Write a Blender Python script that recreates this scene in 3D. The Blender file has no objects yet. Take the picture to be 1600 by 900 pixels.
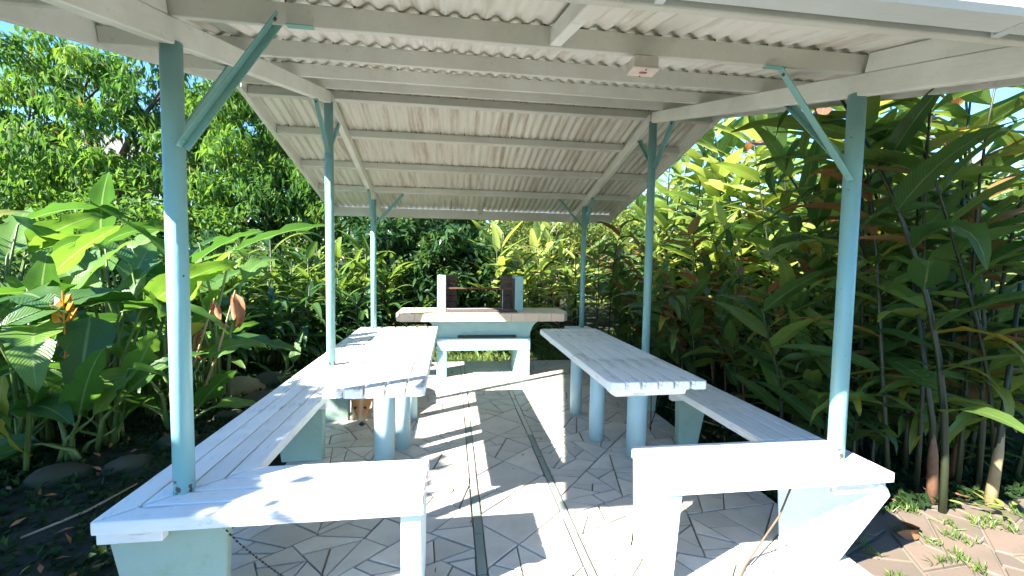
import bpy, bmesh, math, random
import numpy as np
from mathutils import Vector, Matrix, Euler
random.seed(7); rng = np.random.default_rng(7)
S = bpy.context.scene; C = S.collection
PI = math.pi
# ------------------------------------------------------------------ camera
cam = bpy.data.cameras.new('camera'); co = bpy.data.objects.new('camera', cam); C.objects.link(co)
cam.sensor_width = 36; cam.lens = 36*680.7/1600; cam.clip_start = .02; cam.clip_end = 2000
yw, pt, rl = map(math.radians, (7.8456, 3.4064, .859))
fw = Vector((math.sin(yw)*math.cos(pt), math.cos(yw)*math.cos(pt), -math.sin(pt)))
rt = Vector((math.cos(yw), -math.sin(yw), 0)); up = rt.cross(fw)
rt2 = rt*math.cos(rl) + up*math.sin(rl); up2 = rt2.cross(fw)
M = Matrix((rt2, up2, -fw)).transposed().to_4x4(); M.translation = (0, 0, 1.3086)
co.matrix_world = M; S.camera = co
# ------------------------------------------------------------------ light
SUNV = Vector((1.17, .66, -1.0)).normalized()
ELEV = math.asin(-SUNV.z)
w = bpy.data.worlds.new('World'); S.world = w; w.use_nodes = True
nt = w.node_tree; nt.nodes.clear()
sky = nt.nodes.new('ShaderNodeTexSky'); sky.sky_type = 'NISHITA'; sky.sun_disc = False
sky.sun_elevation = ELEV; sky.sun_rotation = math.atan2(-SUNV.x, -SUNV.y)
sky.altitude = 100; sky.air_density = 1.0; sky.dust_density = 0; sky.ozone_density = 3.0
bg = nt.nodes.new('ShaderNodeBackground'); bg.inputs[1].default_value = .09
wo = nt.nodes.new('ShaderNodeOutputWorld')
hs_ = nt.nodes.new('ShaderNodeHueSaturation'); hs_.inputs['Saturation'].default_value = 1.25; hs_.inputs['Hue'].default_value = .506
nt.links.new(sky.outputs[0], hs_.inputs['Color']); nt.links.new(hs_.outputs[0], bg.inputs[0]); nt.links.new(bg.outputs[0], wo.inputs[0])
sl = bpy.data.lights.new('sun', 'SUN'); sl.energy = 5.0; sl.angle = math.radians(.5); sl.color = (1, .95, .87)
so = bpy.data.objects.new('sun', sl); C.objects.link(so); so.rotation_euler = SUNV.to_track_quat('-Z', 'Y').to_euler()
S.view_settings.view_transform = 'Standard'; S.view_settings.look = 'None'
S.view_settings.exposure = 2.42; S.view_settings.gamma = 1
S.cycles.max_bounces = 10; S.cycles.diffuse_bounces = 5; S.cycles.transparent_max_bounces = 8

# ------------------------------------------------------------------ materials
def rgb(c): return (c[0], c[1], c[2], 1)
class N:
    def __init__(s, name):
        s.m = bpy.data.materials.new(name); s.m.use_nodes = True; s.t = s.m.node_tree
        s.b = s.t.nodes['Principled BSDF']; s.o = s.t.nodes['Material Output']
    def n(s, k, **kw):
        x = s.t.nodes.new(k)
        for a, v in kw.items():
            if a in x.inputs: x.inputs[a].default_value = v
            else: setattr(x, a, v)
        return x
    def l(s, a, b): s.t.links.new(a, b)
    def coord(s, kind='Object', scale=(1, 1, 1)):
        tc = s.n('ShaderNodeTexCoord'); mp = s.n('ShaderNodeMapping'); mp.inputs['Scale'].default_value = scale
        s.l(tc.outputs[kind], mp.inputs[0]); return mp.outputs[0]
    def noise(s, vec, scale, detail=5, rough=.55):
        x = s.n('ShaderNodeTexNoise'); x.inputs['Scale'].default_value = scale
        x.inputs['Detail'].default_value = detail; x.inputs['Roughness'].default_value = rough
        if vec is not None: s.l(vec, x.inputs['Vector'])
        return x.outputs[0]
    def ramp(s, f, stops):
        r = s.n('ShaderNodeValToRGB'); e = r.color_ramp.elements
        while len(e) > 1: e.remove(e[-1])
        e[0].position = stops[0][0]; e[0].color = rgb(stops[0][1]) if len(stops[0][1]) == 3 else stops[0][1]
        for p, c in stops[1:]:
            q = e.new(p); q.color = rgb(c)
        s.l(f, r.inputs[0]); return r.outputs[0]
    def mix(s, f, a, b, mode='MIX'):
        x = s.n('ShaderNodeMix', data_type='RGBA', blend_type=mode)
        for i, v in ((0, f), (6, a), (7, b)):
            if isinstance(v, (int, float)): x.inputs[i].default_value = v
            elif isinstance(v, tuple): x.inputs[i].default_value = rgb(v)
            else: s.l(v, x.inputs[i])
        return x.outputs[2]
    def bump(s, h, st=.3, d=.01):
        x = s.n('ShaderNodeBump'); x.inputs['Strength'].default_value = st; x.inputs['Distance'].default_value = d
        s.l(h, x.inputs['Height']); s.l(x.outputs[0], s.b.inputs['Normal']); return x
    def info(s): return s.n('ShaderNodeObjectInfo').outputs['Random']
    def base(s, c): s.l(c, s.b.inputs['Base Color'])

def g3(v): return (v, v, v)
def mat_paint(name, col, dirt, rough=.5, amount=.45, grain=(3, 40, 40), spots=None, streak=False):
    k = N(name); v = k.coord('Object'); n1 = k.noise(v, 2.2, 6, .65)
    vg = k.coord('Object', grain); n2 = k.noise(vg, 2.5, 4, .6); n3 = k.noise(v, 22, 5, .7)
    f = k.ramp(n1, [(.42, g3(0)), (.72, g3(amount))])
    c = k.mix(f, col, dirt)
    f2 = k.ramp(n3, [(.62, g3(0)), (.74, g3(.55))]); c = k.mix(f2, c, spots or dirt)
    f3 = k.ramp(n2, [(.3, g3(.12)), (.5, g3(0))]); c = k.mix(f3, c, dirt)
    if streak:
        gs = tuple(3 if q > 10 else .55 for q in grain)
        n4 = k.noise(k.coord('Object', tuple(55 if q > 10 else 3.5 for q in grain)), 1.0, 6, .72)
        pm = k.noise(v, 3.1, 3, .6)
        mm = k.n('ShaderNodeMath', operation='MULTIPLY'); k.l(n4, mm.inputs[0]); k.l(pm, mm.inputs[1])
        c = k.mix(k.ramp(mm.outputs[0], [(.292, g3(0)), (.325, g3(.6))]), c, (.38, .36, .33))
    hv = k.n('ShaderNodeHueSaturation'); k.l(c, hv.inputs['Color'])
    mr = k.n('ShaderNodeMapRange'); k.l(k.info(), mr.inputs[0]); mr.inputs[3].default_value = .9; mr.inputs[4].default_value = 1.06
    k.l(mr.outputs[0], hv.inputs['Value']); k.base(hv.outputs[0])
    mx = k.n('ShaderNodeMath', operation='ADD'); k.l(n2, mx.inputs[0]); k.l(n3, mx.inputs[1])
    k.bump(mx.outputs[0], .35, .004); k.b.inputs['Roughness'].default_value = rough
    return k.m
M_white = mat_paint('white_paint_planks_x', (.80, .81, .80), (.50, .48, .42), .42, .3, (4, 45, 45), (.42, .38, .32), True)
M_white_y = mat_paint('white_paint_planks_y', (.80, .81, .80), (.50, .48, .42), .42, .3, (45, 4, 45), (.42, .38, .32), True)
M_wood = mat_paint('grey_white_roof_timber', (.68, .68, .63), (.46, .45, .38), .6, .5, (3, 40, 40), (.35, .33, .27))
M_wood_y = mat_paint('grey_white_rafter_timber', (.78, .78, .74), (.48, .47, .40), .6, .5, (40, 3, 40), (.35, .33, .27))
M_post = mat_paint('aqua_post_paint', (.23, .45, .45), (.18, .36, .35), .38, .4, (8, 8, 2), (.13, .28, .27))
def post_wear(m):
    nt_ = m.node_tree; b = nt_.nodes['Principled BSDF']; src = b.inputs['Base Color'].links[0].from_socket
    tc = nt_.nodes.new('ShaderNodeTexCoord'); sx = nt_.nodes.new('ShaderNodeSeparateXYZ'); nt_.links.new(tc.outputs['Object'], sx.inputs[0])
    nz = nt_.nodes.new('ShaderNodeTexNoise'); nz.inputs['Scale'].default_value = 38; nz.inputs['Detail'].default_value = 5; nt_.links.new(tc.outputs['Object'], nz.inputs['Vector'])
    mr = nt_.nodes.new('ShaderNodeMapRange'); mr.inputs[1].default_value = .46; mr.inputs[2].default_value = .60; mr.inputs[3].default_value = .14; mr.inputs[4].default_value = 0.0; nt_.links.new(sx.outputs[2], mr.inputs[0])
    ad = nt_.nodes.new('ShaderNodeMath'); ad.operation = 'ADD'; nt_.links.new(nz.outputs[0], ad.inputs[0]); nt_.links.new(mr.outputs[0], ad.inputs[1])
    rp = nt_.nodes.new('ShaderNodeValToRGB'); rp.color_ramp.elements[0].position = .70; rp.color_ramp.elements[1].position = .73; nt_.links.new(ad.outputs[0], rp.inputs[0])
    mx = nt_.nodes.new('ShaderNodeMix'); mx.data_type = 'RGBA'; nt_.links.new(rp.outputs[0], mx.inputs[0]); nt_.links.new(src, mx.inputs[6]); mx.inputs[7].default_value = (.12, .075, .05, 1)
    nt_.links.new(mx.outputs[2], b.inputs['Base Color'])
post_wear(M_post)
M_leg = mat_paint('pale_aqua_leg_paint', (.42, .60, .63), (.32, .47, .46), .45, .4, (8, 8, 2), (.25, .36, .35))
M_steel = mat_paint('aqua_steel_brace', (.20, .42, .40), (.12, .25, .22), .4, .5, (5, 5, 5), (.16, .12, .08))
M_pvc = mat_paint('white_gutter_plastic', (.72, .76, .78), (.5, .55, .5), .35, .3)
def mat_concrete(name, col, col2, moss=(.18, .3, .2)):
    k = N(name); v = k.coord('Object'); n1 = k.noise(v, 3, 6, .7); n2 = k.noise(v, 60, 4, .7)
    c = k.mix(k.ramp(n1, [(.35, g3(0)), (.7, g3(1))]), col, col2)
    c = k.mix(k.ramp(k.noise(v, 6, 5, .7), [(.55, g3(0)), (.8, g3(.6))]), c, moss)
    k.base(c); k.b.inputs['Roughness'].default_value = .85; k.bump(n2, .5, .006); return k.m
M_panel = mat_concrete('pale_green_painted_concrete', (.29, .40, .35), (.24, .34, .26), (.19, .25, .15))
M_panelw = mat_concrete('white_washed_concrete', (.66, .74, .74), (.54, .66, .68), (.36, .43, .40))
M_bbq = mat_concrete('pale_aqua_barbecue_render', (.33, .56, .59), (.29, .49, .50), (.26, .38, .34))
M_grout = mat_concrete('grey_green_grout', (.20, .18, .145), (.14, .13, .10), (.10, .105, .07))
def mat_tile(name, a, b, d, rough=.45, sc=1):
    k = N(name); v = k.coord('Object'); r = k.info()
    c = k.mix(k.ramp(r, [(0, g3(0)), (1, g3(1))]), a, b)
    c = k.mix(k.ramp(k.noise(v, 5*sc, 6, .65), [(.45, g3(0)), (.75, g3(.55))]), c, d)
    c = k.mix(k.ramp(k.noise(v, 70*sc, 3, .7), [(.56, g3(0)), (.7, g3(.35))]), c, d)
    k.base(c); k.bump(k.noise(v, 45*sc, 4, .6), .2, .003); k.b.inputs['Roughness'].default_value = rough; return k.m
M_tile = mat_tile('cream_broken_tile', (.57, .53, .47), (.44, .41, .365), (.32, .29, .245))
M_slate = mat_tile('grey_green_strip_tile', (.21, .25, .225), (.16, .20, .175), (.25, .27, .24), .6)
M_pink = mat_tile('pale_pink_counter_tile', (.74, .58, .42), (.70, .54, .40), (.58, .46, .37), .35)
M_flag = mat_tile('brown_grey_flagstone', (.19, .135, .10), (.12, .095, .075), (.075, .08, .045), .85)
M_rock = mat_tile('mossy_rock', (.055, .05, .035), (.035, .035, .022), (.03, .055, .012), .95, 2)
M_rock2 = mat_tile('tan_rock', (.24, .19, .11), (.18, .15, .09), (.06, .09, .025), .95, 2)
M_fire = mat_tile('sooty_firebrick', (.12, .085, .075), (.09, .065, .058), (.035, .026, .024), .9)
def mat_flat(name, col, rough=.5, metal=0, var=.25):
    k = N(name); v = k.coord('Object')
    c = k.mix(k.ramp(k.noise(v, 14, 5, .65), [(.35, g3(0)), (.75, g3(1))]), col, tuple(x*(1-var) for x in col))
    k.base(c); k.b.inputs['Roughness'].default_value = rough; k.b.inputs['Metallic'].default_value = metal
    k.bump(k.noise(v, 90, 3), .15, .003); return k.m
M_rust = mat_flat('rusty_iron', (.16, .08, .05), .75, .3, .5)
M_black = mat_flat('black', (.012, .011, .01), .35)
M_box = mat_flat('cream_plastic_box', (.66, .62, .55), .4); M_boxf = mat_flat('pinkish_cover_plate', (.82, .70, .64), .4)
M_red = mat_flat('brown_red_mark', (.5, .2, .15), .5)
M_rope = mat_flat('brown_cord', (.16, .10, .06), .9); M_chain = mat_flat('dark_chain', (.05, .045, .04), .5, .5)
M_twig = mat_flat('pale_dry_twig', (.36, .28, .18), .9); M_bark = mat_flat('grey_brown_bark', (.13, .10, .075), .95, 0, .5)
M_dead = mat_flat('dry_orange_brown_leaf', (.30, .13, .05), .7, 0, .45)
M_canem = mat_flat('olive_green_cane', (.03, .04, .016), .5, 0, .4)
M_canebr = mat_flat('brown_dry_cane_sheath', (.26, .13, .07), .7, 0, .5)
M_pale = mat_flat('dry_pale_stalk', (.38, .27, .14), .7, 0, .4)
M_hwall = mat_flat('far_house_brown_wall', (.22, .13, .09), .8)
M_hroof = mat_flat('far_house_pale_roof', (.26, .24, .23), .5)
M_glass = mat_flat('dark_window_glass', (.03, .04, .05), .1)
def mat_fibro():
    k = N('corrugated_roof_sheet_paint'); v = k.coord('Object')
    c = k.mix(k.ramp(k.info(), [(0, g3(0)), (1, g3(.8))]), (.78, .76, .70), (.68, .66, .59))
    vs = k.coord('Object', (9, .55, 1)); n = k.noise(vs, 1.3, 5, .7)
    c = k.mix(k.ramp(n, [(.53, g3(0)), (.68, g3(.75))]), c, (.40, .31, .22))
    n = k.noise(k.coord('Object', (30, 1.2, 1)), 1.0, 4, .7)
    c = k.mix(k.ramp(n, [(.55, g3(0)), (.75, g3(.4))]), c, (.44, .40, .32))
    c = k.mix(k.ramp(k.noise(v, 40, 5, .75), [(.6, g3(0)), (.78, g3(.35))]), c, (.33, .31, .26))
    k.base(c); k.b.inputs['Roughness'].default_value = .6; k.bump(k.noise(v, 120, 3), .15, .002); return k.m
M_sheet = mat_fibro()
# leaves: colour by object random or by 'tint' attribute; UV veins
def mat_leaf(name, dark, mid, light, attr=False, trans=.35, rough=.36, vein=(.35, .42, .2), veins=True, tmul=1.7, brown=None, spec=.5, vst=.4):
    k = N(name)
    if attr:
        a = k.n('ShaderNodeAttribute', attribute_name='tint'); r = a.outputs['Fac']
    else: r = k.info()
    c = k.ramp(r, [(0, dark), (.5, mid), (1, light)])
    if veins:
        uv = k.n('ShaderNodeUVMap'); sx = k.n('ShaderNodeSeparateXYZ'); k.l(uv.outputs[0], sx.inputs[0])
        ab = k.n('ShaderNodeMath', operation='SUBTRACT'); k.l(sx.outputs[0], ab.inputs[0]); ab.inputs[1].default_value = .5
        ab2 = k.n('ShaderNodeMath', operation='ABSOLUTE'); k.l(ab.outputs[0], ab2.inputs[0])
        c = k.mix(k.ramp(ab2.outputs[0], [(.0, g3(vst)), (.015, g3(vst)), (.04, g3(0))]), c, vein)
        m1 = k.n('ShaderNodeMath', operation='MULTIPLY'); k.l(ab2.outputs[0], m1.inputs[0]); m1.inputs[1].default_value = -.35
        m2 = k.n('ShaderNodeMath', operation='ADD'); k.l(m1.outputs[0], m2.inputs[0]); k.l(sx.outputs[1], m2.inputs[1])
        m3 = k.n('ShaderNodeMath', operation='MULTIPLY'); k.l(m2.outputs[0], m3.inputs[0]); m3.inputs[1].default_value = 190
        m4 = k.n('ShaderNodeMath', operation='SINE'); k.l(m3.outputs[0], m4.inputs[0])
        c = k.mix(k.ramp(m4.outputs[0], [(.5, g3(0)), (1, g3(.18))]), c, light)
        k.bump(m4.outputs[0], .25, .004)
    nz = k.noise(k.coord('Object'), 7 if not attr else 1.5, 4, .6)
    c = k.mix(k.ramp(nz, [(.45, g3(0)), (.8, g3(.5))]), c, dark)
    if brown:
        if attr: c = k.mix(k.ramp(r, [(.93, g3(0)), (.96, g3(.8))]), c, brown)
        else:
            uvn = k.n('ShaderNodeUVMap'); s2 = k.n('ShaderNodeSeparateXYZ'); k.l(uvn.outputs[0], s2.inputs[0])
            ad = k.n('ShaderNodeMath', operation='ADD'); k.l(s2.outputs[1], ad.inputs[0]); k.l(nz, ad.inputs[1])
            c = k.mix(k.ramp(ad.outputs[0], [(1.32, g3(0)), (1.5, g3(0))]) if False else k.ramp(ad.outputs[0], [(.0, g3(0)), (.97, g3(0)), (1.0, g3(.0))]), c, brown)
            c = k.mix(k.ramp(k.noise(k.coord('Object'), 13, 4, .7), [(.66, g3(0)), (.72, g3(.8))]), c, brown)
    k.base(c); k.b.inputs['Roughness'].default_value = rough; k.b.inputs['Specular IOR Level'].default_value = spec
    tr = k.n('ShaderNodeBsdfTranslucent')
    tc = k.mix(1.0, c, (min(1, tmul*1.05), min(1.0, tmul), .45), 'MULTIPLY')
    g = k.n('ShaderNodeMix', data_type='RGBA'); hv = k.n('ShaderNodeHueSaturation'); k.l(c, hv.inputs['Color'])
    hv.inputs['Value'].default_value = tmul; hv.inputs['Hue'].default_value = .485; hv.inputs['Saturation'].default_value = 1.1
    k.l(hv.outputs[0], tr.inputs[0])
    ms = k.n('ShaderNodeMixShader'); ms.inputs[0].default_value = trans
    k.l(k.b.outputs[0], ms.inputs[1]); k.l(tr.outputs[0], ms.inputs[2]); k.l(ms.outputs[0], k.o.inputs[0])
    return k.m
L_ging = mat_leaf('ginger_leaf', (.04, .10, .028), (.095, .175, .04), (.20, .29, .06), brown=(.2, .11, .05))
L_gbro = mat_leaf('bronze_ginger_leaf', (.22, .10, .04), (.28, .14, .06), (.26, .19, .07))
L_glit = mat_leaf('sunlit_pale_leaf', (.14, .22, .04), (.25, .32, .07), (.36, .42, .12), trans=.45)  # paler copy of the ginger leaf, sunlight put into its colour
L_heli = mat_leaf('heliconia_leaf', (.035, .10, .022), (.07, .17, .03), (.14, .26, .045), tmul=1.9, trans=.4)
L_yell = mat_leaf('yellowing_leaf', (.16, .2, .03), (.26, .26, .03), (.36, .26, .04), brown=(.4, .15, .04))
L_cord = mat_leaf('dark_strap_leaf', (.022, .07, .028), (.05, .13, .035), (.12, .22, .045), rough=.28)
L_lily = mat_leaf('bright_strap_leaf', (.08, .16, .03), (.13, .22, .04), (.2, .28, .06), trans=.45)
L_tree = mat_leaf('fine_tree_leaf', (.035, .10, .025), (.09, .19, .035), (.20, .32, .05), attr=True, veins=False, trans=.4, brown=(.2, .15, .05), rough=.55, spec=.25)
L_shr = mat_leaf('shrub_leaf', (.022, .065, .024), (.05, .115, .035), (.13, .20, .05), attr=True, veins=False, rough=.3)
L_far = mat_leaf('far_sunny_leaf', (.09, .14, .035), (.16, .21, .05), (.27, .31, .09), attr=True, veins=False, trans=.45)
L_gras = mat_leaf('grass_blade', (.06, .12, .02), (.11, .18, .035), (.19, .25, .06), attr=True, veins=False, brown=(.3, .25, .12))
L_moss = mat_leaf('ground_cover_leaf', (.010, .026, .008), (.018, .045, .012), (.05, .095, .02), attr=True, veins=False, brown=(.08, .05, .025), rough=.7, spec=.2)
M_orange = mat_leaf('orange_bract', (.62, .24, .02), (.72, .36, .03), (.8, .48, .05), veins=False, trans=.3, tmul=1.1)
M_petiole = mat_flat('green_stalk', (.12, .19, .05), .45, 0, .3)
def mat_ground():
    k = N('dark_garden_soil_and_moss'); v = k.coord('Object')
    c = k.ramp(k.noise(v, 1.3, 8, .7), [(.3, (.014, .012, .008)), (.5, (.022, .024, .010)), (.62, (.022, .042, .010)), (.8, (.035, .065, .014))])
    c = k.mix(k.ramp(k.noise(v, 18, 6, .75), [(.55, g3(0)), (.75, g3(.6))]), c, (.05, .038, .022))
    k.base(c); k.b.inputs['Roughness'].default_value = .95; k.bump(k.noise(v, 25, 8, .7), .8, .03); return k.m
M_soil = mat_ground()
def mat_fur():
    k = N('tan_and_white_fur'); v = k.coord('Object'); sx = k.n('ShaderNodeSeparateXYZ'); k.l(v, sx.inputs[0])
    n = k.noise(v, 25, 5, .7); ad = k.n('ShaderNodeMath', operation='MULTIPLY_ADD'); k.l(n, ad.inputs[0]); ad.inputs[1].default_value = .06; k.l(sx.outputs[2], ad.inputs[2])
    c = k.ramp(ad.outputs[0], [(0, (.60, .50, .38)), (.13, (.60, .46, .32)), (.185, (.50, .22, .075)), (1, (.42, .16, .045))])
    ab = k.n('ShaderNodeMath', operation='SUBTRACT'); k.l(sx.outputs[0], ab.inputs[0]); ab.inputs[1].default_value = .046
    a2 = k.n('ShaderNodeMath', operation='ABSOLUTE'); k.l(ab.outputs[0], a2.inputs[0])
    c = k.mix(k.ramp(a2.outputs[0], [(0, g3(.45)), (.006, g3(.35)), (.02, g3(0))]), c, (.66, .54, .42))
    k.base(c); k.b.inputs['Roughness'].default_value = .9
    k.bump(k.noise(k.coord('Object', (200, 200, 40)), 3, 4), .4, .004); return k.m
M_fur = mat_fur()

# ------------------------------------------------------------------ object helpers
def link(name, me, mat, parent=None):
    o = bpy.data.objects.new(name, me); C.objects.link(o)
    if mat and not me.materials: me.materials.append(mat)
    if parent is not None: o.parent = parent
    return o
def obj(name, bm, mat, parent=None, smooth=False):
    me = bpy.data.meshes.new(name); bm.normal_update(); bm.to_mesh(me); bm.free()
    if smooth: me.polygons.foreach_set('use_smooth', [True]*len(me.polygons))
    return link(name, me, mat, parent)
def tag(o, label=None, cat=None, group=None, kind=None):
    if label: o['label'] = label
    if cat: o['category'] = cat
    if group: o['group'] = group
    if kind: o['kind'] = kind
    return o
def thing(name, label, cat, loc=(0, 0, 0), rz=0, group=None):
    o = bpy.data.objects.new(name, None); C.objects.link(o); o.location = loc; o.rotation_euler = (0, 0, rz); o.empty_display_size = .1
    return tag(o, label, cat, group)
def dup(root, loc, rot=(0, 0, 0), sc=1, label=None, group=None):
    r = root.copy(); C.objects.link(r); r.location = loc; r.rotation_euler = rot; r.scale = (sc, sc, sc)
    if label: r['label'] = label
    if group: r['group'] = group
    for ch in root.children:
        c = ch.copy(); C.objects.link(c); c.parent = r
        for g in ch.children:
            d = g.copy(); C.objects.link(d); d.parent = c
    return r
def bm_box(bm, c, s, R=None, bev=0, segs=1):
    b2 = bmesh.new(); bmesh.ops.create_cube(b2, size=1)
    for v in b2.verts: v.co = Vector((v.co.x*s[0], v.co.y*s[1], v.co.z*s[2]))
    if bev: bmesh.ops.bevel(b2, geom=b2.edges[:], offset=bev, segments=segs, affect='EDGES', profile=.6)
    m = (R.to_4x4() if R else Matrix.Identity(4)); m.translation = Vector(c)
    bmesh.ops.transform(b2, matrix=m, verts=b2.verts)
    me = bpy.data.meshes.new('t'); b2.to_mesh(me); b2.free(); bm.from_mesh(me); bpy.data.meshes.remove(me)
    return bm
def box(name, mat, parent, c, s, R=None, bev=.003, local=True):
    # the object's origin sits at the piece, so that material grain differs from piece to piece
    bm = bm_box(bmesh.new(), (0, 0, 0), s, None, bev); o = obj(name, bm, mat, parent)
    o.location = c
    if R: o.rotation_euler = R.to_euler()
    return o
def beam(name, mat, parent, p0, p1, wd, ht, upv=(0, 0, 1), bev=.003):
    # a board from p0 to p1, w across and h along up; p0/p1 run along the middle of the bottom face
    p0 = Vector(p0); p1 = Vector(p1); d = (p1-p0); L = d.length; y = d/L; x = y.cross(Vector(upv)).normalized(); z = x.cross(y)
    R = Matrix((x, y, z)).transposed(); c = (p0+p1)/2 + z*ht/2
    return box(name, mat, parent, c, (wd, L, ht), R, bev)
def prism(name, mat, parent, pts, z0, z1, bev=.003, smooth=False):
    cx = sum(p[0] for p in pts)/len(pts); cy = sum(p[1] for p in pts)/len(pts)
    bm = bmesh.new(); n = len(pts)
    top = [bm.verts.new((p[0]-cx + (cx-p[0])*0, p[1]-cy, 0)) for p in pts]
    f = bm.faces.new(top); f.normal_update()
    if f.normal.z < 0: f.normal_flip()
    r = bmesh.ops.extrude_face_region(bm, geom=[f]); vs = [g for g in r['geom'] if isinstance(g, bmesh.types.BMVert)]
    bmesh.ops.translate(bm, verts=vs, vec=(0, 0, z1-z0))
    bmesh.ops.recalc_face_normals(bm, faces=bm.faces)
    if bev: bmesh.ops.bevel(bm, geom=[e for e in bm.edges if all(v.co.z > (z1-z0)*.5 for v in e.verts)], offset=bev, segments=1, affect='EDGES')
    o = obj(name, bm, mat, parent, smooth); o.location = (cx, cy, z0); return o
def extr(name, mat, parent, prof, axis, a0, a1, bev=.004):
    # profile in the plane across axis ('x': (y,z) pairs, 'y': (x,z) pairs), extruded from a0 to a1
    bm = bmesh.new()
    cp = [sum(p[i] for p in prof)/len(prof) for i in (0, 1)]; am = (a0+a1)/2
    def P(p, a): return (a-am, p[0]-cp[0], p[1]-cp[1]) if axis == 'x' else (p[0]-cp[0], a-am, p[1]-cp[1])
    A = [bm.verts.new(P(p, a0)) for p in prof]; B = [bm.verts.new(P(p, a1)) for p in prof]
    bm.faces.new(A); bm.faces.new(B[::-1]); n = len(prof)
    for i in range(n): bm.faces.new((A[(i+1) % n], A[i], B[i], B[(i+1) % n]))
    bmesh.ops.recalc_face_normals(bm, faces=bm.faces)
    if bev: bmesh.ops.bevel(bm, geom=bm.edges[:], offset=bev, segments=1, affect='EDGES')
    o = obj(name, bm, mat, parent); o.location = (am, cp[0], cp[1]) if axis == 'x' else (cp[0], am, cp[1]); return o
def bm_tube(bm, pts, rad, n=8, cap=True):
    pts = [Vector(p) for p in pts]
    if not hasattr(rad, '__len__'): rad = [rad]*len(pts)
    rings = []; ref = None
    for i, p in enumerate(pts):
        d = (pts[min(i+1, len(pts)-1)]-pts[max(i-1, 0)]).normalized()
        if ref is None: ref = d.orthogonal().normalized()
        ref = (ref - d*ref.dot(d)).normalized(); s = d.cross(ref)
        rings.append([bm.verts.new(p + (ref*math.cos(2*PI*k/n)+s*math.sin(2*PI*k/n))*rad[i]) for k in range(n)])
    for a, b in zip(rings, rings[1:]):
        for k in range(n): bm.faces.new((a[k], a[(k+1) % n], b[(k+1) % n], b[k]))
    if cap: bm.faces.new(rings[0][::-1]); bm.faces.new(rings[-1])
    return bm
def tube(name, mat, parent, pts, rad, n=8):
    o = Vector(pts[0]); bm = bm_tube(bmesh.new(), [Vector(p)-o for p in pts], rad, n)
    r = obj(name, bm, mat, parent, True); r.location = o; return r

# ------------------------------------------------------------------ ground and floor
bm = bmesh.new(); GZ = -.07
g = 60
for i in range(g+1):
    for j in range(g+1):
        u = (i/g*2-1); v = (j/g*2-1); x = 160*u*abs(u)**1.6+.5; y = 160*v*abs(v)**1.6+3
        z = GZ + (.03*math.sin(x*1.7+y)*math.cos(y*1.3-x*.4) if max(abs(x-.4)-1.9, abs(y-3.4)-3) > 0 else -.02)
        if y < 2.6 and x > 1.6: z = GZ-.02
        if y > 9: z += min(1.2, (y-9)*.05)
        bm.verts.new((x, y, z))
bm.verts.ensure_lookup_table()
for i in range(g):
    for j in range(g):
        a = i*(g+1)+j; bm.faces.new([bm.verts[k] for k in (a, a+g+1, a+g+2, a+1)])
tag(obj('ground', bm, M_soil, None, True), kind='structure')

FX0, FX1, FY0, FY1 = -1.06, 1.80, 1.15, 5.68
floor = box('floor', M_grout, None, ((FX0+FX1)/2, (FY0+FY1)/2, -.086), (FX1-FX0, FY1-FY0, .15), None, .01)
tag(floor, kind='structure')
def clip(poly, px, py, nx, ny):   # keep the side where (p - P).n <= 0
    out = []
    for i in range(len(poly)):
        a, b = poly[i], poly[(i+1) % len(poly)]
        da = (a[0]-px)*nx+(a[1]-py)*ny; db = (b[0]-px)*nx+(b[1]-py)*ny
        if da <= 0: out.append(a)
        if da*db < 0:
            t = da/(da-db); out.append((a[0]+(b[0]-a[0])*t, a[1]+(b[1]-a[1])*t))
    return out
def area(p): return abs(sum(p[i][0]*p[(i+1) % len(p)][1]-p[(i+1) % len(p)][0]*p[i][1] for i in range(len(p))))/2
def cen(p): return (sum(q[0] for q in p)/len(p), sum(q[1] for q in p)/len(p))
def inset(poly, d):
    out = poly
    s = sum(poly[i][0]*poly[(i+1) % len(poly)][1]-poly[(i+1) % len(poly)][0]*poly[i][1] for i in range(len(poly)))
    sg = 1 if s > 0 else -1
    for i in range(len(poly)):
        a, b = poly[i], poly[(i+1) % len(poly)]; dx, dy = b[0]-a[0], b[1]-a[1]; L = math.hypot(dx, dy)
        if L < 1e-6: continue
        nx, ny = dy/L*sg, -dx/L*sg; dd = d*random.uniform(.6, 1.7)
        out = clip(out, a[0]-nx*dd, a[1]-ny*dd, nx, ny)
        if len(out) < 3: return []
    return out
def shatter(poly, amax, amin, base=None):
    A = area(poly)
    if A < random.uniform(amin, amax) or A < amin: return [poly]
    # cut across the long direction, with some swing
    c = cen(poly); mx = max(poly, key=lambda q: (q[0]-c[0])**2+(q[1]-c[1])**2)
    an = math.atan2(mx[1]-c[1], mx[0]-c[0]) + random.gauss(0, .30)
    t = random.uniform(-.12, .12)*math.sqrt(A); px, py = c[0]+math.cos(an)*t, c[1]+math.sin(an)*t
    nx, ny = math.cos(an), math.sin(an)
    a = clip(poly, px, py, nx, ny); b = clip(poly, px, py, -nx, -ny)
    if len(a) < 3 or len(b) < 3: return [poly]
    return shatter(a, amax, amin)+shatter(b, amax, amin)
def rect(x0, y0, x1, y1): return [(x0, y0), (x1, y0), (x1, y1), (x0, y1)]
def grid_rects(x0, x1, y0, y1, n):
    ys = [y0+(y1-y0)*i/n for i in range(n+1)]
    return [rect(x0, a, x1, b) for a, b in zip(ys, ys[1:])]
pieces = []
SA, SB = (.112, .158), (.575, .615)
for x0, x1 in ((FX0+.01, SA[0]), (SB[1], FX1-.01)):
    for p in shatter(rect(x0, FY0+.01, x1, FY1-.01), .044, .013): pieces.append((p, M_tile))
s = .30; a45 = math.radians(43)
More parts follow.
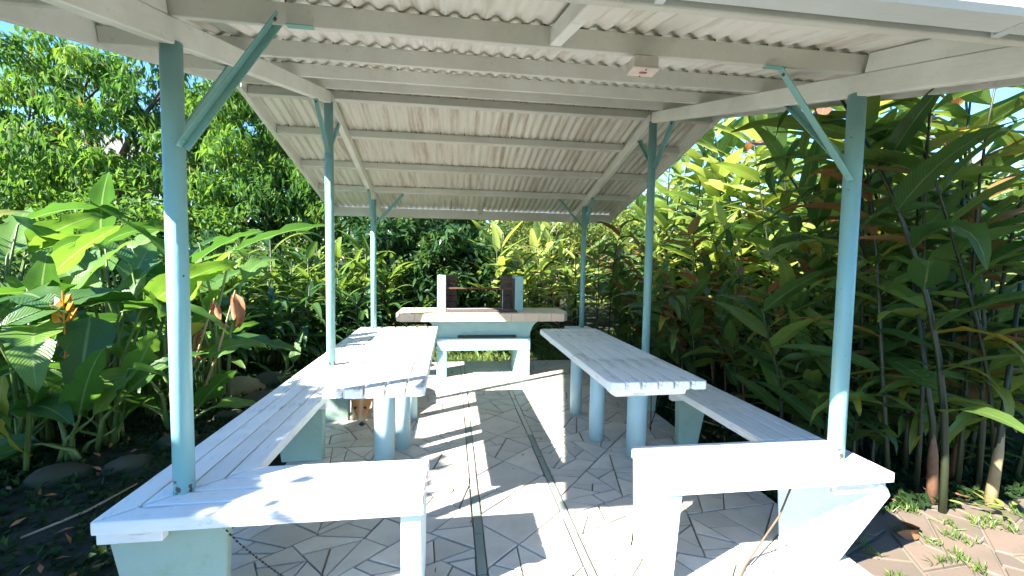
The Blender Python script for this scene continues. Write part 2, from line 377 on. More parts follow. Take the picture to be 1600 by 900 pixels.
ca, sa_ = math.cos(a45), math.sin(a45)
for i in range(-30, 30):
    for j in range(-30, 30):
        q = [((i+u)*s, (j+v)*s) for u, v in ((0, 0), (1, 0), (1, 1), (0, 1))]
        q = [(.36+x*ca-y*sa_, 3.2+x*sa_+y*ca) for x, y in q]
        if not any(SA[1]-.3 < x < SB[0]+.3 and FY0-.3 < y < FY1+.3 for x, y in q): continue
        for (px, py, nx, ny) in ((SA[1], 0, -1, 0), (SB[0], 0, 1, 0), (0, FY0+.01, 0, -1), (0, FY1-.01, 0, 1)):
            q = clip(q, px, py, nx, ny)
            if len(q) < 3: break
        if len(q) >= 3 and area(q) > .0008:
            if random.random() < .35:
                for h in shatter(q, .05, .02): pieces.append((h, M_tile))
            else: pieces.append((q, M_tile))
for x0, x1 in (SA, SB):
    y = FY0+.01
    while y < FY1-.02:
        y2 = min(FY1-.01, y+random.uniform(.25, .6)); pieces.append((rect(x0, y, x1, y2), M_slate)); y = y2
def vis(p):
    c = cen(p); return area(p)/max(1, c[0]**2+c[1]**2)**1.5
pieces.sort(key=lambda t: -vis(t[0]))
rest = bmesh.new(); cnt = 0
for p, m in pieces:
    q = inset(p, .0025 if m is M_slate else .0036)
    if len(q) < 3 or area(q) < .0006: continue
    z = random.uniform(-.0012, .0012)
    if cnt < 298:
        o = prism('tile' if m is M_tile else 'strip_tile', m, floor, q, -.015, z, .0022)
        o.location = Vector(o.location)-Vector(floor.location); cnt += 1
    else:
        vs = [rest.verts.new((x-floor.location.x, y-floor.location.y, z-floor.location.z)) for x, y in q]
        rest.faces.new(vs)
        lo = [rest.verts.new((v.co.x, v.co.y, v.co.z-.015)) for v in vs]
        for i in range(len(vs)): rest.faces.new((vs[i], lo[i], lo[(i+1) % len(vs)], vs[(i+1) % len(vs)]))
if len(rest.verts):
    bmesh.ops.recalc_face_normals(rest, faces=rest.faces); tag(obj('small_tiles', rest, M_tile, floor), kind='stuff')

# flagstone path at the lower right
path = box('path', M_grout, None, (3.0, .95, GZ-.05), (2.3, 2.35, .08), None, .01); tag(path, kind='structure')
for p in shatter(rect(1.86, -.2, 4.1, 2.1), .075, .03):
    q = inset(p, .007)
    if len(q) < 3: continue
    o = prism('flagstone', M_flag, path, q, GZ-.03, GZ+random.uniform(.0, .008), .005); o.location = Vector(o.location)-Vector(path.location)

# ------------------------------------------------------------------ gazebo
XL, XR, YF, YM, YB = -.973, 1.727, 1.708, 3.677, 5.632
SL = .2505; ZP = 2.535
def zr(y): return ZP-abs(y-YM)*SL
gz = thing('gazebo', 'open gable-roofed shelter with white corrugated roof on six aqua posts over the tables', 'gazebo', (0, 0, 0))
for x in (XL, XR):
    for y in (YF, YM, YB):
        p = tube('post', M_post, gz, [(x, y, -.01), (x, y, 1.0), (x, y, zr(y)+.01)], .034, 20)
XO0, XO1 = -1.63, 2.36
for x in (XL, XR):      # rafters under the purlins
    for sgn, ye in ((-1, YM-2.68), (1, YM+2.68)):
        y0 = YM; beam('rafter', M_wood_y, gz, (x, y0+sgn*.002, zr(y0)), (x, ye, zr(ye)), .05, .088)
for x in (XL, XR):
    beam('packing_board', M_wood_y, gz, (x, YM-2.66, zr(YM-2.66)+.0925), (x, 1.66, zr(1.66)+.0925), .046, .075)
for x in (XO0, XO1):
    for sgn in (-1, 1):
        beam('barge_board', M_wood_y, gz, (x, YM+sgn*.002, zr(YM)+.075), (x, YM+sgn*2.74, zr(YM+2.74)+.075), .035, .125)
pur = [(1.70, 0), (2.32, 0), (2.95, 0), (3.50, 0), (3.79, 1), (4.36, 1), (5.0, 1), (5.62, 1)]
for y, back in pur:
    sg = 1 if back else -1; upv = Vector((0, sg*SL, 1)).normalized()
    zb = zr(y)+.093
    x0, x1 = (XO0+.02, XO1-.02)
    if y < 1.8: x0, x1 = (XL-.62, XR+.62)
    beam('purlin', M_wood, gz, (x0, y, zb), (x1, y, zb), .045, .072, upv)
for y in (YM-2.66, YM+2.66):       # fascia boards
    beam('fascia', M_wood, gz, (XO0+.02, y, zr(y)+.045), (XO1-.02, y, zr(y)+.045), .025, .12)
for sgn in (-1, 1):                # short middle struts between the eave and the first purlin
    ya, yb = YM+sgn*2.645, YM+sgn*(1.985 if sgn < 0 else 1.97)
    beam('strut', M_wood_y, gz, (.385, ya, zr(ya)+.10), (.385, yb, zr(yb)+.10), .045, .062)
# gutters
for yg, sg in ((YM-2.68, -1), (YM+2.68, 1)):
    zb = zr(YM-2.68)+.055
    prof = [(yg+sg*.004, zb+.075), (yg+sg*.004, zb+.01), (yg+sg*.014, zb), (yg+sg*.085, zb), (yg+sg*.098, zb+.012), (yg+sg*.11, zb+.075), (yg+sg*.104, zb+.078), (yg+sg*.092, zb+.016), (yg+sg*.012, zb+.016), (yg+sg*.010, zb+.075)]
    gt = extr('gutter', M_pvc, gz, prof, 'x', XO0-.02, XO1+.02, 0)
    for xb in np.arange(-1.4, 2.3, .93):
        q = extr('gutter_bracket', M_pvc, gt, [(yg+sg*.001, zb+.05), (yg+sg*.001, zb-.006), (yg+sg*.09, zb-.006), (yg+sg*.118, zb+.085), (yg+sg*.112, zb+.085), (yg+sg*.086, zb-.001), (yg+sg*.006, zb-.001)], 'x', xb, xb+.022, .0)
        q.location = Vector(q.location)-Vector(gt.location)
# corrugated sheets
def sheet(x0, x1, sgn, lift, i):
    per = .0765; n = int(round((x1-x0)/per*8)); ny = 8; verts = []; faces = []
    y0, y1 = YM+sgn*.02, YM+sgn*2.73
    xc = (x0+x1)/2; yc = (y0+y1)/2; zc = zr(yc)+.178
    for j in range(ny+1):
        y = y0+(y1-y0)*j/ny
        for k in range(n+1):
            x = x0+(x1-x0)*k/n
            z = zr(y)+.180+lift+.0095*math.sin(2*PI*(x+1.7)/per)
            verts.append((x-xc, y-yc, z-zc))
    for j in range(ny):
        for k in range(n):
            a = j*(n+1)+k; f = (a, a+1, a+n+2, a+n+1); faces.append(f if sgn > 0 else f[::-1])
    me = bpy.data.meshes.new('roof_sheet'); me.from_pydata(verts, [], faces); me.polygons.foreach_set('use_smooth', [True]*len(faces))
    o = link('roof_sheet', me, M_sheet, gz); o.location = (xc, yc, zc)
    md = o.modifiers.new('thickness', 'SOLIDIFY'); md.thickness = .002; md.offset = 1
wd = (4.06)/5
for sgn in (-1, 1):
    for i in range(5):
        sheet(-1.66+wd*i, -1.66+wd*(i+1)+.06, sgn, .0028*(i % 2), i)
rc = bmesh.new(); hw = .16
for (a, b) in (((-1), 0), (0, 1)):
    pass
extr('ridge_cap', M_hroof, gz, [(YM-hw, zr(YM-hw)+.197), (YM, zr(YM)+.207), (YM+hw, zr(YM+hw)+.197), (YM+hw, zr(YM+hw)+.200), (YM, zr(YM)+.211), (YM-hw, zr(YM-hw)+.200)], 'x', -1.67, 2.42, 0)
nb_ = bmesh.new()
for y, back in pur:
    for k in range(17):
        x = -1.5+k*.23; z = zr(y)+.168
        bm_tube(nb_, [(x, y-.034, z-.012), (x, y-.034, z+.012)], .0035, 5)
tag(obj('roofing_nails', nb_, M_rust, gz), kind='stuff')
# steel angle braces
def brace(p0, p1, side):
    p0 = Vector(p0); p1 = Vector(p1); d = (p1-p0).normalized(); sd = Vector(side)
    L = (p1-p0).length; x = sd.normalized(); z = x.cross(d).normalized(); R = Matrix((x, d, z)).transposed()
    bm = bm_box(bmesh.new(), (0, 0, 0), (.030, L, .0045), None, .001); bm_box(bm, (.0165, 0, .013), (.0045, L*.985, .028), None, .001)
    o = obj('brace', bm, M_steel, gz); o.location = (p0+p1)/2; o.rotation_euler = R.to_euler()
    for e in (-1, 1):
        q = tube('bolt', M_rust if e > 0 else M_steel, o, [(0, e*(L/2-.025), -.006), (0, e*(L/2-.025), .008)], .007, 6)
    return o
def tab(p, ax):
    box('bracket_tab', M_steel, gz, p, (.09, .028, .004) if ax == 'x' else (.028, .09, .004), None, .001)
r_ = .034
brace((XL+r_, YF-.02, 1.69), (XL+.365, 1.655, 2.165), (0, 1, 0)); tab((XL+.44, 1.665, zr(1.67)+.088), 'x')
brace((XR-r_, YF-.02, 1.68), (XR-.39, 1.675, 2.12), (0, 1, 0)); tab((XR-.42, 1.68, zr(1.68)+.088), 'x')
for x, s_ in ((XL, 1), (XR, -1)):
    brace((x, YF+r_, 1.74), (x, YF+.42, zr(YF+.42)+.01), (1, 0, 0))
    brace((x, YM-r_, 2.14), (x, YM-.34, zr(YM-.34)+.005), (1, 0, 0))
    brace((x, YM+r_, 2.2), (x, YM+.30, zr(YM+.30)+.005), (1, 0, 0))
    brace((x+s_*r_, YB, 1.78), (x+s_*.36, YB-.02, zr(YB)+.10), (0, 1, 0))
    brace((x, YB-r_, 1.76), (x, YB-.34, zr(YB-.34)+.005), (1, 0, 0))
# junction box on the first purlin
jb = thing('junction_box', 'small cream electrical box screwed under the first roof purlin', 'junction box', (.735, 1.672, 2.086))
box('housing', M_box, jb, (0, 0, 0), (.10, .07, .045), None, .004)
box('cover_plate', M_boxf, jb, (0, -.002, -.025), (.108, .078, .006), None, .002)
for dx in (-.0, ): box('switch', M_red, jb, (0, -.002, -.0295), (.03, .012, .004), None, .001)
for dy in (-.03, .03): tube('screw', M_rust, jb, [(0, dy, -.027), (0, dy, -.031)], .003, 6)

# ------------------------------------------------------------------ benches
ZS = .45; TH = .042
def plank(parent, pts, mat, z=ZS, th=TH): return prism('plank', mat, parent, pts, z-th, z, .0035)
GAP = .0075
bl = thing('corner_bench', 'long white plank bench along the left side turning the corner at the front', 'bench', (0, 0, 0))
xo, xi, yn, yf, xe = -1.157, -.784, 1.519, 1.882, -.094
nb = 4; we = (xi-xo)/nb; wn = (yf-yn)/nb; YE = 5.74
for k in range(nb):     # mitred L shaped rows
    a0, a1 = k/nb, (k+1)/nb
    x0, x1 = xo+we*k+GAP/2, xo+we*(k+1)-GAP/2; y0, y1 = yn+wn*k+GAP/2, yn+wn*(k+1)-GAP/2
    plank(bl, [(x0, y0+GAP), (x1, y1+GAP), (x1, YE+random.uniform(-.004, .004)), (x0, YE)], M_white_y)
    ex = xe+random.uniform(-.004, .004)
    plank(bl, [(x0+GAP, y0), (ex, y0), (ex, y1), (x1+GAP, y1)], M_white)
box('batten', M_white, bl, (-1.06, 1.575, ZS-TH-.028), (.2, .035, .055))
for y in (2.94, 3.66, 4.6, 5.5): box('batten', M_white, bl, (-.965, y-.055, ZS-TH-.028), (.34, .045, .055))
ZB = ZS-TH-.002; R45 = math.radians(42)
# concrete end panel near corner (trapezoid, wide at the top)
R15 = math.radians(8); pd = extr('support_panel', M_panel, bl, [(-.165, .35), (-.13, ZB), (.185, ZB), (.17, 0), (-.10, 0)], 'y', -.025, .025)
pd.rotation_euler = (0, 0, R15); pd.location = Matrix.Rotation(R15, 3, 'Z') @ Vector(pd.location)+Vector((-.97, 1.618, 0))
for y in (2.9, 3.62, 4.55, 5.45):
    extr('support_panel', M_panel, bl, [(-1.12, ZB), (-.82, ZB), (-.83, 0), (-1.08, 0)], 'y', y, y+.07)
extr('support_panel', M_panelw, bl, [(1.545, ZB), (1.87, ZB), (1.84, 0), (1.575, 0)], 'x', -.178, -.104)
br = thing('corner_bench', 'white plank bench on the right turning the corner under the front right post', 'bench', (0, 0, 0))
Xe, Xi, Xo, yn2, yf2 = .832, 1.518, 1.848, 1.543, 1.911
w2 = (yf2-yn2)/3
for k in range(3):
    pts = rect(Xe+random.uniform(0, .006), yn2+w2*k+GAP*.3, Xo, yn2+w2*(k+1)-GAP*.3)
    if k == 2: pts = [(Xe+.012, yn2+w2*k), (Xo, yn2+w2*k+.0015), (Xo-.004, yf2-.004), (Xe+.02, yf2-.004), (Xe+.004, yf2-.02)]
    plank(br, pts, M_white)
w3 = (Xo-Xi)/4
for k in range(4): plank(br, rect(Xi+w3*k+GAP/2, yf2+.001, Xi+w3*(k+1)-GAP/2, 5.74), M_white_y)
box('batten', M_white, br, (1.72, 1.59, ZS-TH-.0285), (.24, .04, .055))
for y in (2.84, 3.5, 4.5, 5.4): box('batten', M_white, br, (1.68, y, ZS-TH-.028), (.3, .045, .055))
pd = extr('support_panel', M_panelw, br, [(.26, .355), (.22, ZB), (-.15, ZB), (-.125, 0), (.10, 0)], 'y', -.035, .035)
pd.rotation_euler = (0, 0, -R45); pd.location = Matrix.Rotation(-R45, 3, 'Z') @ Vector(pd.location)+Vector((1.655, 1.735, 0))
extr('support_panel', M_panelw, br, [(1.553, ZB), (1.895, ZB), (1.86, 0), (1.60, 0)], 'x', .845, .905)
for y in (2.9, 3.6, 4.5, 5.45):
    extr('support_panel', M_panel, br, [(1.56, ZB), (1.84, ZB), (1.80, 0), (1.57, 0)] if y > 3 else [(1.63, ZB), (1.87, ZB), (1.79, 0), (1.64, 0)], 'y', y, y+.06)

# ------------------------------------------------------------------ tables
def table(name, label, x0, x1, y0, y1, n, legs, zt, round_left, batt):
    t = thing(name, label, 'table', (0, 0, 0)); wq = (x1-x0)/n
    for k in range(n):
        a, b = x0+wq*k+.0045, x0+wq*(k+1)-.0045; j = random.uniform(-.008, .008); r = .045
        if k == 0 and round_left: pts = [(a+r, y0), (b, y0), (b, y1), (a+r*.6, y1), (a, y1-r*.6), (a, y0+r), (a+r*.29, y0+r*.29)]
        else:
            c = .010; pts = [(a+c, y0+j), (b-c, y0+j), (b, y0+c+j), (b, y1+j*.5), (a, y1+j*.5), (a, y0+c+j)]
        plank(t, pts, M_white_y, zt, .042)
    for yb in batt:
        zt0 = zt-.044
        extr('bearer', M_white, t, [(x0+.035, zt0), (x1-.03, zt0), (x1-.05, zt0-.06), (x0+.085, zt0-.065), (x0+.055, zt0-.045)], 'y', yb, yb+.05)
    for lx, ly, r in legs:
        tube('leg', M_leg, t, [(lx, ly, -.005), (lx, ly, .3), (lx, ly, zt-.045)], r, 20)
    return t
ZT = .729
table('picnic_table', 'long white plank table on round pale blue legs, on the left beside the bench', -.577, -.117, 2.005, 3.885, 5,
      [(-.425, 2.83, .064), (-.335, 3.07, .05), (-.33, 3.86-.22, .05)], ZT, False, [2.2, 2.95, 3.7])
table('picnic_table', 'long white plank table on round pale blue legs, on the right in the shade', .757, 1.276, 2.0, 3.72, 6,
      [(1.25, 2.76, .066), (1.075, 3.07, .055), (1.075, 3.62, .05)], ZT, True, [2.12, 2.8, 3.5])

# ------------------------------------------------------------------ barbecue
bq = thing('barbecue', 'built-in masonry barbecue with pink tiled counter and pale aqua base at the back', 'barbecue', (.36, 5.05, 0))
def bqx(o): o.location = Vector(o.location)-Vector((.36, 5.05, 0)); return o
yb0, yb1 = 4.9, 5.3
bqx(extr('leg', M_bbq, bq, [(-.165, 0), (-.055, 0), (-.055, .299), (-.165, .299)], 'y', yb0, yb1))
bqx(extr('leg', M_bbq, bq, [(.725, 0), (.895, 0), (.895, .299), (.755, .299)], 'y', yb0, yb1))
bqx(box('lintel', M_bbq, bq, (.365, (yb0+yb1)/2, .372), (1.064, yb1-yb0+.012, .142), None, .004))
bqx(box('slot_shade_block', M_black, bq, (.40, yb0+.025, .457), (.66, .06, .024), None, .001))  # black block stands in for the shade inside the slot
prof = [(-.165, .447)]
for k in range(7): a = k/6*PI/2; prof.append((.895+.15*(1-math.cos(a)), .447+.19*math.sin(a)))
prof = [(-.165, .446), (.065, .446), (.065, .472), (.735, .472), (.735, .446), (.895, .446)]+[(.895+.16*(1-math.cos(k/8*PI/2)), .446+.20*math.sin(k/8*PI/2)) for k in range(1, 9)]
prof += [(-.165-.16, .646)]+[(-.165-.16*(1-math.cos(k/8*PI/2)), .446+.20*math.sin(k/8*PI/2)) for k in range(7, 0, -1)]
bqx(extr('corbelled_base', M_bbq, bq, prof, 'y', yb0+.03, yb1, 0))
ct = bqx(prism('counter', M_pink, bq, [(-.60, 4.83), (-.55, 4.755), (1.26, 4.755), (1.31, 4.83), (1.31, 5.34), (-.60, 5.34)], .652, .738, .003))
def sub(o, p): o.parent = p; o.location = Vector(o.location)-Vector(p.location)-Vector((.36, 5.05, 0)); return o
# edge tiles and top tiles of the counter
xx = -.545
while xx < 1.25:
    x2 = min(1.255, xx+.15); sub(box('edge_tile', M_pink, bq, ((xx+x2)/2, 4.749, .695), (x2-xx-.005, .01, .088), None, .002), ct); xx = x2
yy = 4.76
for j in range(4):
    xx = -.59
    while xx < 1.29:
        x2 = xx+.147; 
        if not (j == 0 and (xx < -.55 or x2 > 1.26)): sub(box('top_tile', M_pink, bq, ((xx+x2)/2, yy+.07, .7405), (.142, .136, .008), None, .0015), ct)
        xx = x2
    yy += .142
# hearth with side walls, back wings, shelf bar, grill frame
hz0 = .745
for x0, x1 in ((-.165, -.07), (.725, .82)):
    bqx(box('hearth_wall', M_bbq, bq, ((x0+x1)/2, 5.15, (hz0+1.145)/2), (x1-x0, .32, 1.145-hz0), None, .004))
for x0, x1 in ((-.068, .055), (.585, .723)):
    for k in range(5):
        for h in range(2 if k % 2 else 1):
            z0 = hz0+k*.08
            wx = (x1-x0)/(2 if k % 2 else 1)
            bqx(box('firebrick', M_fire, bq, (x0+wx*(h+.5), 5.27, z0+.039), (wx-.004, .075, .075), None, .002))
bqx(box('hearth_slab', M_fire, bq, (.33, 5.02, hz0+.006), (.80, .42, .016), None, .002))
for x0, dx in ((-.068, .008), (.717, .008)):
    bqx(box('hearth_lining', M_fire, bq, (x0+dx/2-.001, 5.12, (hz0+1.12)/2), (dx, .24, 1.11-hz0), None, .001))
bqx(box('shelf_bar', M_rust, bq, (.327, 5.03, 1.0), (.79, .035, .018), None, .002))
for xg in (.58, ): bqx(tube('grill_rod', M_pvc, bq, [(xg, 5.0, hz0+.01), (xg, 5.0, .99)], .003, 6))
bqx(tube('grill_rod', M_pvc, bq, [(-.06, 5.0, hz0+.022), (.58, 5.0, hz0+.022)], .003, 6))
bqx(tube('spike', M_rust, bq, [(.30, 5.03, 1.0), (.30, 5.03, 1.14)], .003, 6))

# ------------------------------------------------------------------ dog under the table
def skin(name, joints, edges, mat, parent, sub_=2, root=0):
    me = bpy.data.meshes.new(name); me.from_pydata([j[:3] for j in joints], edges, []); o = link(name, me, mat, parent)
    md = o.modifiers.new('skin', 'SKIN'); md.use_smooth_shade = True
    for i, j in enumerate(joints):
        v = me.skin_vertices[0].data[i]; r = j[3]; v.radius = r if hasattr(r, '__len__') else (r, r); v.use_root = (i == root)
    sb = o.modifiers.new('sub', 'SUBSURF'); sb.levels = sub_; sb.render_levels = sub_; return o
M_ear = mat_flat('tan_ear_fur', (.46, .19, .06), .9)
dg = thing('dog', 'tan and white dog peering out with lowered head under the left table', 'dog', (-.72, 3.75, 0), 0)
J = [(0, .30, .36, .10), (0, .05, .37, .105), (-.005, -.10, .37, .095), (.0, -.17, .35, .07), (.02, -.26, .27, .062),   # rump..shoulder, neck
     (.035, -.32, .235, (.092, .072)), (.043, -.365, .18, (.068, .052)), (.052, -.405, .125, (.036, .034)), (.058, -.425, .09, (.027, .024)),    # head, muzzle
     (0, .52, .35, .085), (-.03, .66, .25, .02), (-.05, .72, .14, .012),
     (-.075, -.08, .24, .036), (-.08, -.06, .12, .021), (-.08, -.09, .03, .02), (-.08, -.14, .018, .021),
     (.075, -.06, .24, .036), (.08, -.02, .12, .021), (.08, -.05, .03, .02), (.08, -.10, .018, .021),
     (-.08, .50, .26, .05), (-.085, .58, .15, .026), (-.085, .54, .03, .02), (-.085, .49, .018, .021),
     (.08, .50, .26, .05), (.085, .58, .15, .026), (.085, .54, .03, .02), (.085, .49, .018, .021)]
E_ = [(9, 0), (0, 1), (1, 2), (2, 3), (3, 4), (4, 5), (5, 6), (6, 7), (7, 8), (9, 10), (10, 11), (2, 12), (12, 13), (13, 14), (14, 15), (2, 16), (16, 17), (17, 18), (18, 19), (9, 20), (20, 21), (21, 22), (22, 23), (9, 24), (24, 25), (25, 26), (26, 27)]
dogb = skin('body', J, E_, M_fur, dg, 2, 1)
def ball(name, mat, parent, c, r, R=None):
    bm = bmesh.new(); bmesh.ops.create_uvsphere(bm, u_segments=12, v_segments=8, radius=1)
    for v in bm.verts: v.co = Vector((v.co.x*r[0], v.co.y*r[1], v.co.z*r[2]))
    o = obj(name, bm, mat, parent, True); o.location = c
    if R: o.rotation_euler = R
    return o
for s_ in (-1, 1):
    ball('eye', M_black, dg, (.040+s_*.036, -.402, .196), (.012, .012, .009), (0, s_*.35, 0))
    bm = bmesh.new(); vs = [bm.verts.new(p) for p in ((-.028, 0, 0), (.028, 0, 0), (.004, -.004, .075), (0, .02, .0), (0, -.014, .01))]
    for f in ((0, 1, 4), (1, 2, 4), (2, 0, 4), (1, 3, 2), (3, 0, 2), (0, 3, 1)): bm.faces.new([vs[i] for i in f])
    o = obj('ear', bm, M_ear, dg); o.location = (.032+s_*.048, -.30, .272); o.rotation_euler = (-.2, s_*.5, 0)
ball('nose', M_black, dg, (.059, -.447, .088), (.018, .013, .014))
tube('mouth', M_black, dg, [(.036, -.428, .078), (.059, -.442, .066), (.082, -.428, .078)], .0025, 6)

# ------------------------------------------------------------------ leaves
def leaf_mesh(name, L, W, droop=.6, fold=.25, wav=.0, n=8, shape=.5, mats=None, twist=0, split=0, seed=0, petiole=0):
    r = random.Random(seed); vs = []; uv = []; fc = []
    y = 0; z = 0; ang = .0
    if petiole: pass
    for i in range(n+1):
        t = i/n; a = -droop*t**1.4*1.3; 
        if i: y += L/n*math.cos(a); z += L/n*math.sin(a)
        wv = W/2*(math.sin(PI*min(1, t**shape*.985+.008))**.75) if t < 1 else .0008
        zz = fold*wv; tw = twist*t; rf = r.uniform(-1, 1)*wav*W; rg = r.uniform(-1, 1)*wav*W
        cut = .55 if (split and i % split == 1 and 0 < i < n-1) else 1
        for sx, q, f, c_ in ((-1, 0, rf, cut), (-.5, .25, rf*.4, 1), (0, .5, 0, 1), (.5, .75, rg*.4, 1), (1, 1, rg, cut if split > 2 else 1)):
            X = sx*wv*c_; Z = abs(sx)*zz*(1.2-.5*abs(sx)) + f
            x2 = X*math.cos(tw)-Z*math.sin(tw); z2 = X*math.sin(tw)+Z*math.cos(tw)
            vs.append((x2, y-z2*math.sin(a)*1, z+z2*math.cos(a))); uv.append((q, t))
    for i in range(n):
        for k in range(4):
            a = i*5+k; fc.append((a, a+1, a+6, a+5))
    me = bpy.data.meshes.new(name); me.from_pydata(vs, [], fc)
    ul = me.uv_layers.new(name='UVMap'); li = [0]*len(me.loops); me.loops.foreach_get('vertex_index', li)
    ul.data.foreach_set('uv', [c for i in li for c in uv[i]]); me.polygons.foreach_set('use_smooth', [True]*len(fc))
    return me
def variants(name, k, mat, **kw):
    out = []
    for i in range(k):
        q = dict(kw); q['L'] = kw['L']*random.uniform(.85, 1.12); q['W'] = kw['W']*random.uniform(.85, 1.15); q['droop'] = kw.get('droop', .6)*random.uniform(.4, 1.5)
        q['twist'] = random.uniform(-.5, .5); m = leaf_mesh(name, seed=i*7+3, **q); m.materials.append(mat); out.append(m)
    return out
V_ging = variants('leaf', 5, L_ging, L=.62, W=.128, droop=.5, fold=.3, wav=.05, n=7)
V_ging += variants('leaf', 2, L_ging, L=.50, W=.11, droop=1.1, fold=.7, wav=.12, n=9, split=4)
V_ging += variants('leaf', 1, L_yell, L=.48, W=.11, droop=.9, fold=.5, wav=.1, n=8)
V_gbro = variants('leaf', 3, L_gbro, L=.62, W=.135, droop=.55, fold=.3, wav=.06, n=7)
V_glit = variants('leaf', 4, L_glit, L=.60, W=.145, droop=.4, fold=.3, wav=.05, n=7)
V_heli = variants('leaf', 5, L_heli, L=.86, W=.30, droop=.7, fold=.3, wav=.06, n=12, split=5)
V_heliy = variants('leaf', 2, L_yell, L=.62, W=.24, droop=.5, fold=.2, wav=.06, n=10)
V_cord = variants('leaf', 5, L_cord, L=.56, W=.125, droop=1.2, fold=.35, wav=.03, n=7)
V_cordb = variants('leaf', 4, L_lily, L=.56, W=.095, droop=.8, fold=.35, wav=.03, n=7)
V_lily = variants('leaf', 4, L_lily, L=.55, W=.045, droop=1.2, fold=.3, wav=.02, n=7)
V_ti = variants('leaf', 4, L_glit, L=.62, W=.13, droop=.7, fold=.3, wav=.04, n=7)
V_dead = variants('leaf', 3, M_dead, L=.42, W=.09, droop=1.2, fold=.8, wav=.2, n=7)
def put_leaf(parent, me, base, d, roll=0, sc=1, name='leaf'):
    d = Vector(d).normalized(); z = Vector((0, 0, 1)); x = d.cross(z)
    x = x.normalized() if x.length > .02 else Vector((1, 0, 0)); z = x.cross(d)
    R = Matrix((x, d, z)).transposed() @ Matrix.Rotation(roll, 3, 'Y')
    o = bpy.data.objects.new(name, me); C.objects.link(o); o.parent = parent; o.location = base; o.rotation_euler = R.to_euler(); o.scale = (sc, sc, sc); return o

def ginger(H, lean, nleaf, bank, stem=M_canem, start=.25, spread=1.0):
    t = bpy.data.objects.new('ginger_plant', None); C.objects.link(t); t.empty_display_size = .1
    pts = []; n = 9
    for i in range(n+1):
        s_ = i/n; pts.append(Vector((lean*H*s_**2.2, .03*math.sin(s_*5), H*(s_-.12*lean*s_**3))))
    bm = bm_tube(bmesh.new(), pts, [.016-.011*i/n for i in range(n+1)], 6); obj('stem', bm, stem, t, True)
    az = random.uniform(-.5, .5)+PI/2     # the two ranks of leaves stand at right angles to the lean
    for k in range(nleaf):
        s_ = start+(1-start)*(k+.5)/nleaf; f = s_*n; i = min(n-1, int(f)); p = pts[i].lerp(pts[i+1], f-i); ax = (pts[i+1]-pts[i]).normalized()
        a = az+(PI if k % 2 else 0)+random.gauss(0, .35)
        side = Vector((math.cos(a), math.sin(a), 0)); side = (side-ax*side.dot(ax)).normalized()
        ang = .95-.55*s_; d = side*math.cos(ang*.7)*spread+ax*(.35+.5*s_)+Vector((0, 0, random.uniform(-.15, .15)))
        put_leaf(t, random.choice(bank), p, d, random.uniform(-.5, .5), random.uniform(.75, 1.1))
    return t
def hide_proto(o): 
    for c in list(o.children): bpy.data.objects.remove(c)
    bpy.data.objects.remove(o)
random.seed(11)
protos = []
for i in range(5): protos.append(ginger(random.uniform(2.0, 2.7), random.uniform(.12, .34), 19, V_ging*4+V_gbro*2, start=.2))
for i in range(3): protos.append(ginger(random.uniform(1.7, 2.3), random.uniform(.3, .5), 19, V_ging+V_gbro*9, M_canebr, start=.25))
for i in range(3): protos.append(ginger(random.uniform(2.3, 2.9), random.uniform(.1, .3), 20, V_glit*3+V_ging, start=.25))
for i in range(2): protos.append(ginger(random.uniform(1.0, 1.3), random.uniform(.1, .4), 13, V_ging, start=.15))
placed = {}
ORD = ['first', 'second', 'third', 'fourth', 'fifth', 'sixth', 'seventh', 'eighth', 'ninth', 'tenth', 'eleventh', 'twelfth', 'thirteenth', 'fourteenth', 'fifteenth', 'sixteenth', 'seventeenth', 'eighteenth', 'nineteenth', 'twentieth']+['twenty-'+q for q in ('first', 'second', 'third', 'fourth', 'fifth', 'sixth', 'seventh', 'eighth', 'ninth')]+['thirtieth']*9
def ordinals(one, many):     # labels from left to right inside each kind and place
    for key, lst in placed.items():
        lst.sort(key=lambda o: math.atan2(o.location.x, o.location.y))
        for i, o in enumerate(lst):
            if len(lst) == 1: o['label'] = 'the only '+one % key; continue
            w_ = 'leftmost' if i == 0 else ('rightmost' if i == len(lst)-1 else ORD[i]+' from left')
            o['label'] = w_+' of '+many % key; o['group'] = many % key
    placed.clear()
def place_ginger(x, y, kind, rz=None, sc=None):
    az = math.degrees(math.atan2(x, y))
    zone = 'at the right edge' if az > 46 else 'right of the front right post' if az > 37 else 'left of the front right post' if az > 27 else 'beside the middle right post' if az > 18 else 'behind the barbecue counter'
    row = 'foremost' if x < 2.95 else 'rear'
    look = ['green', 'bronze-leaved', 'pale yellow-green', 'short'][kind]
    p = protos[{0: random.randrange(0, 5), 1: random.randrange(5, 8), 2: random.randrange(8, 11), 3: random.randrange(11, 13)}[kind]]
    if rz is None: rz = PI+random.gauss(0, .7)
    o = dup(p, (x, y, GZ-.02), (random.gauss(0, .05), random.gauss(0, .05), rz), sc or random.uniform(.9, 1.15)); o['category'] = 'plant'
    placed.setdefault((row, look, zone), []).append(o); return o
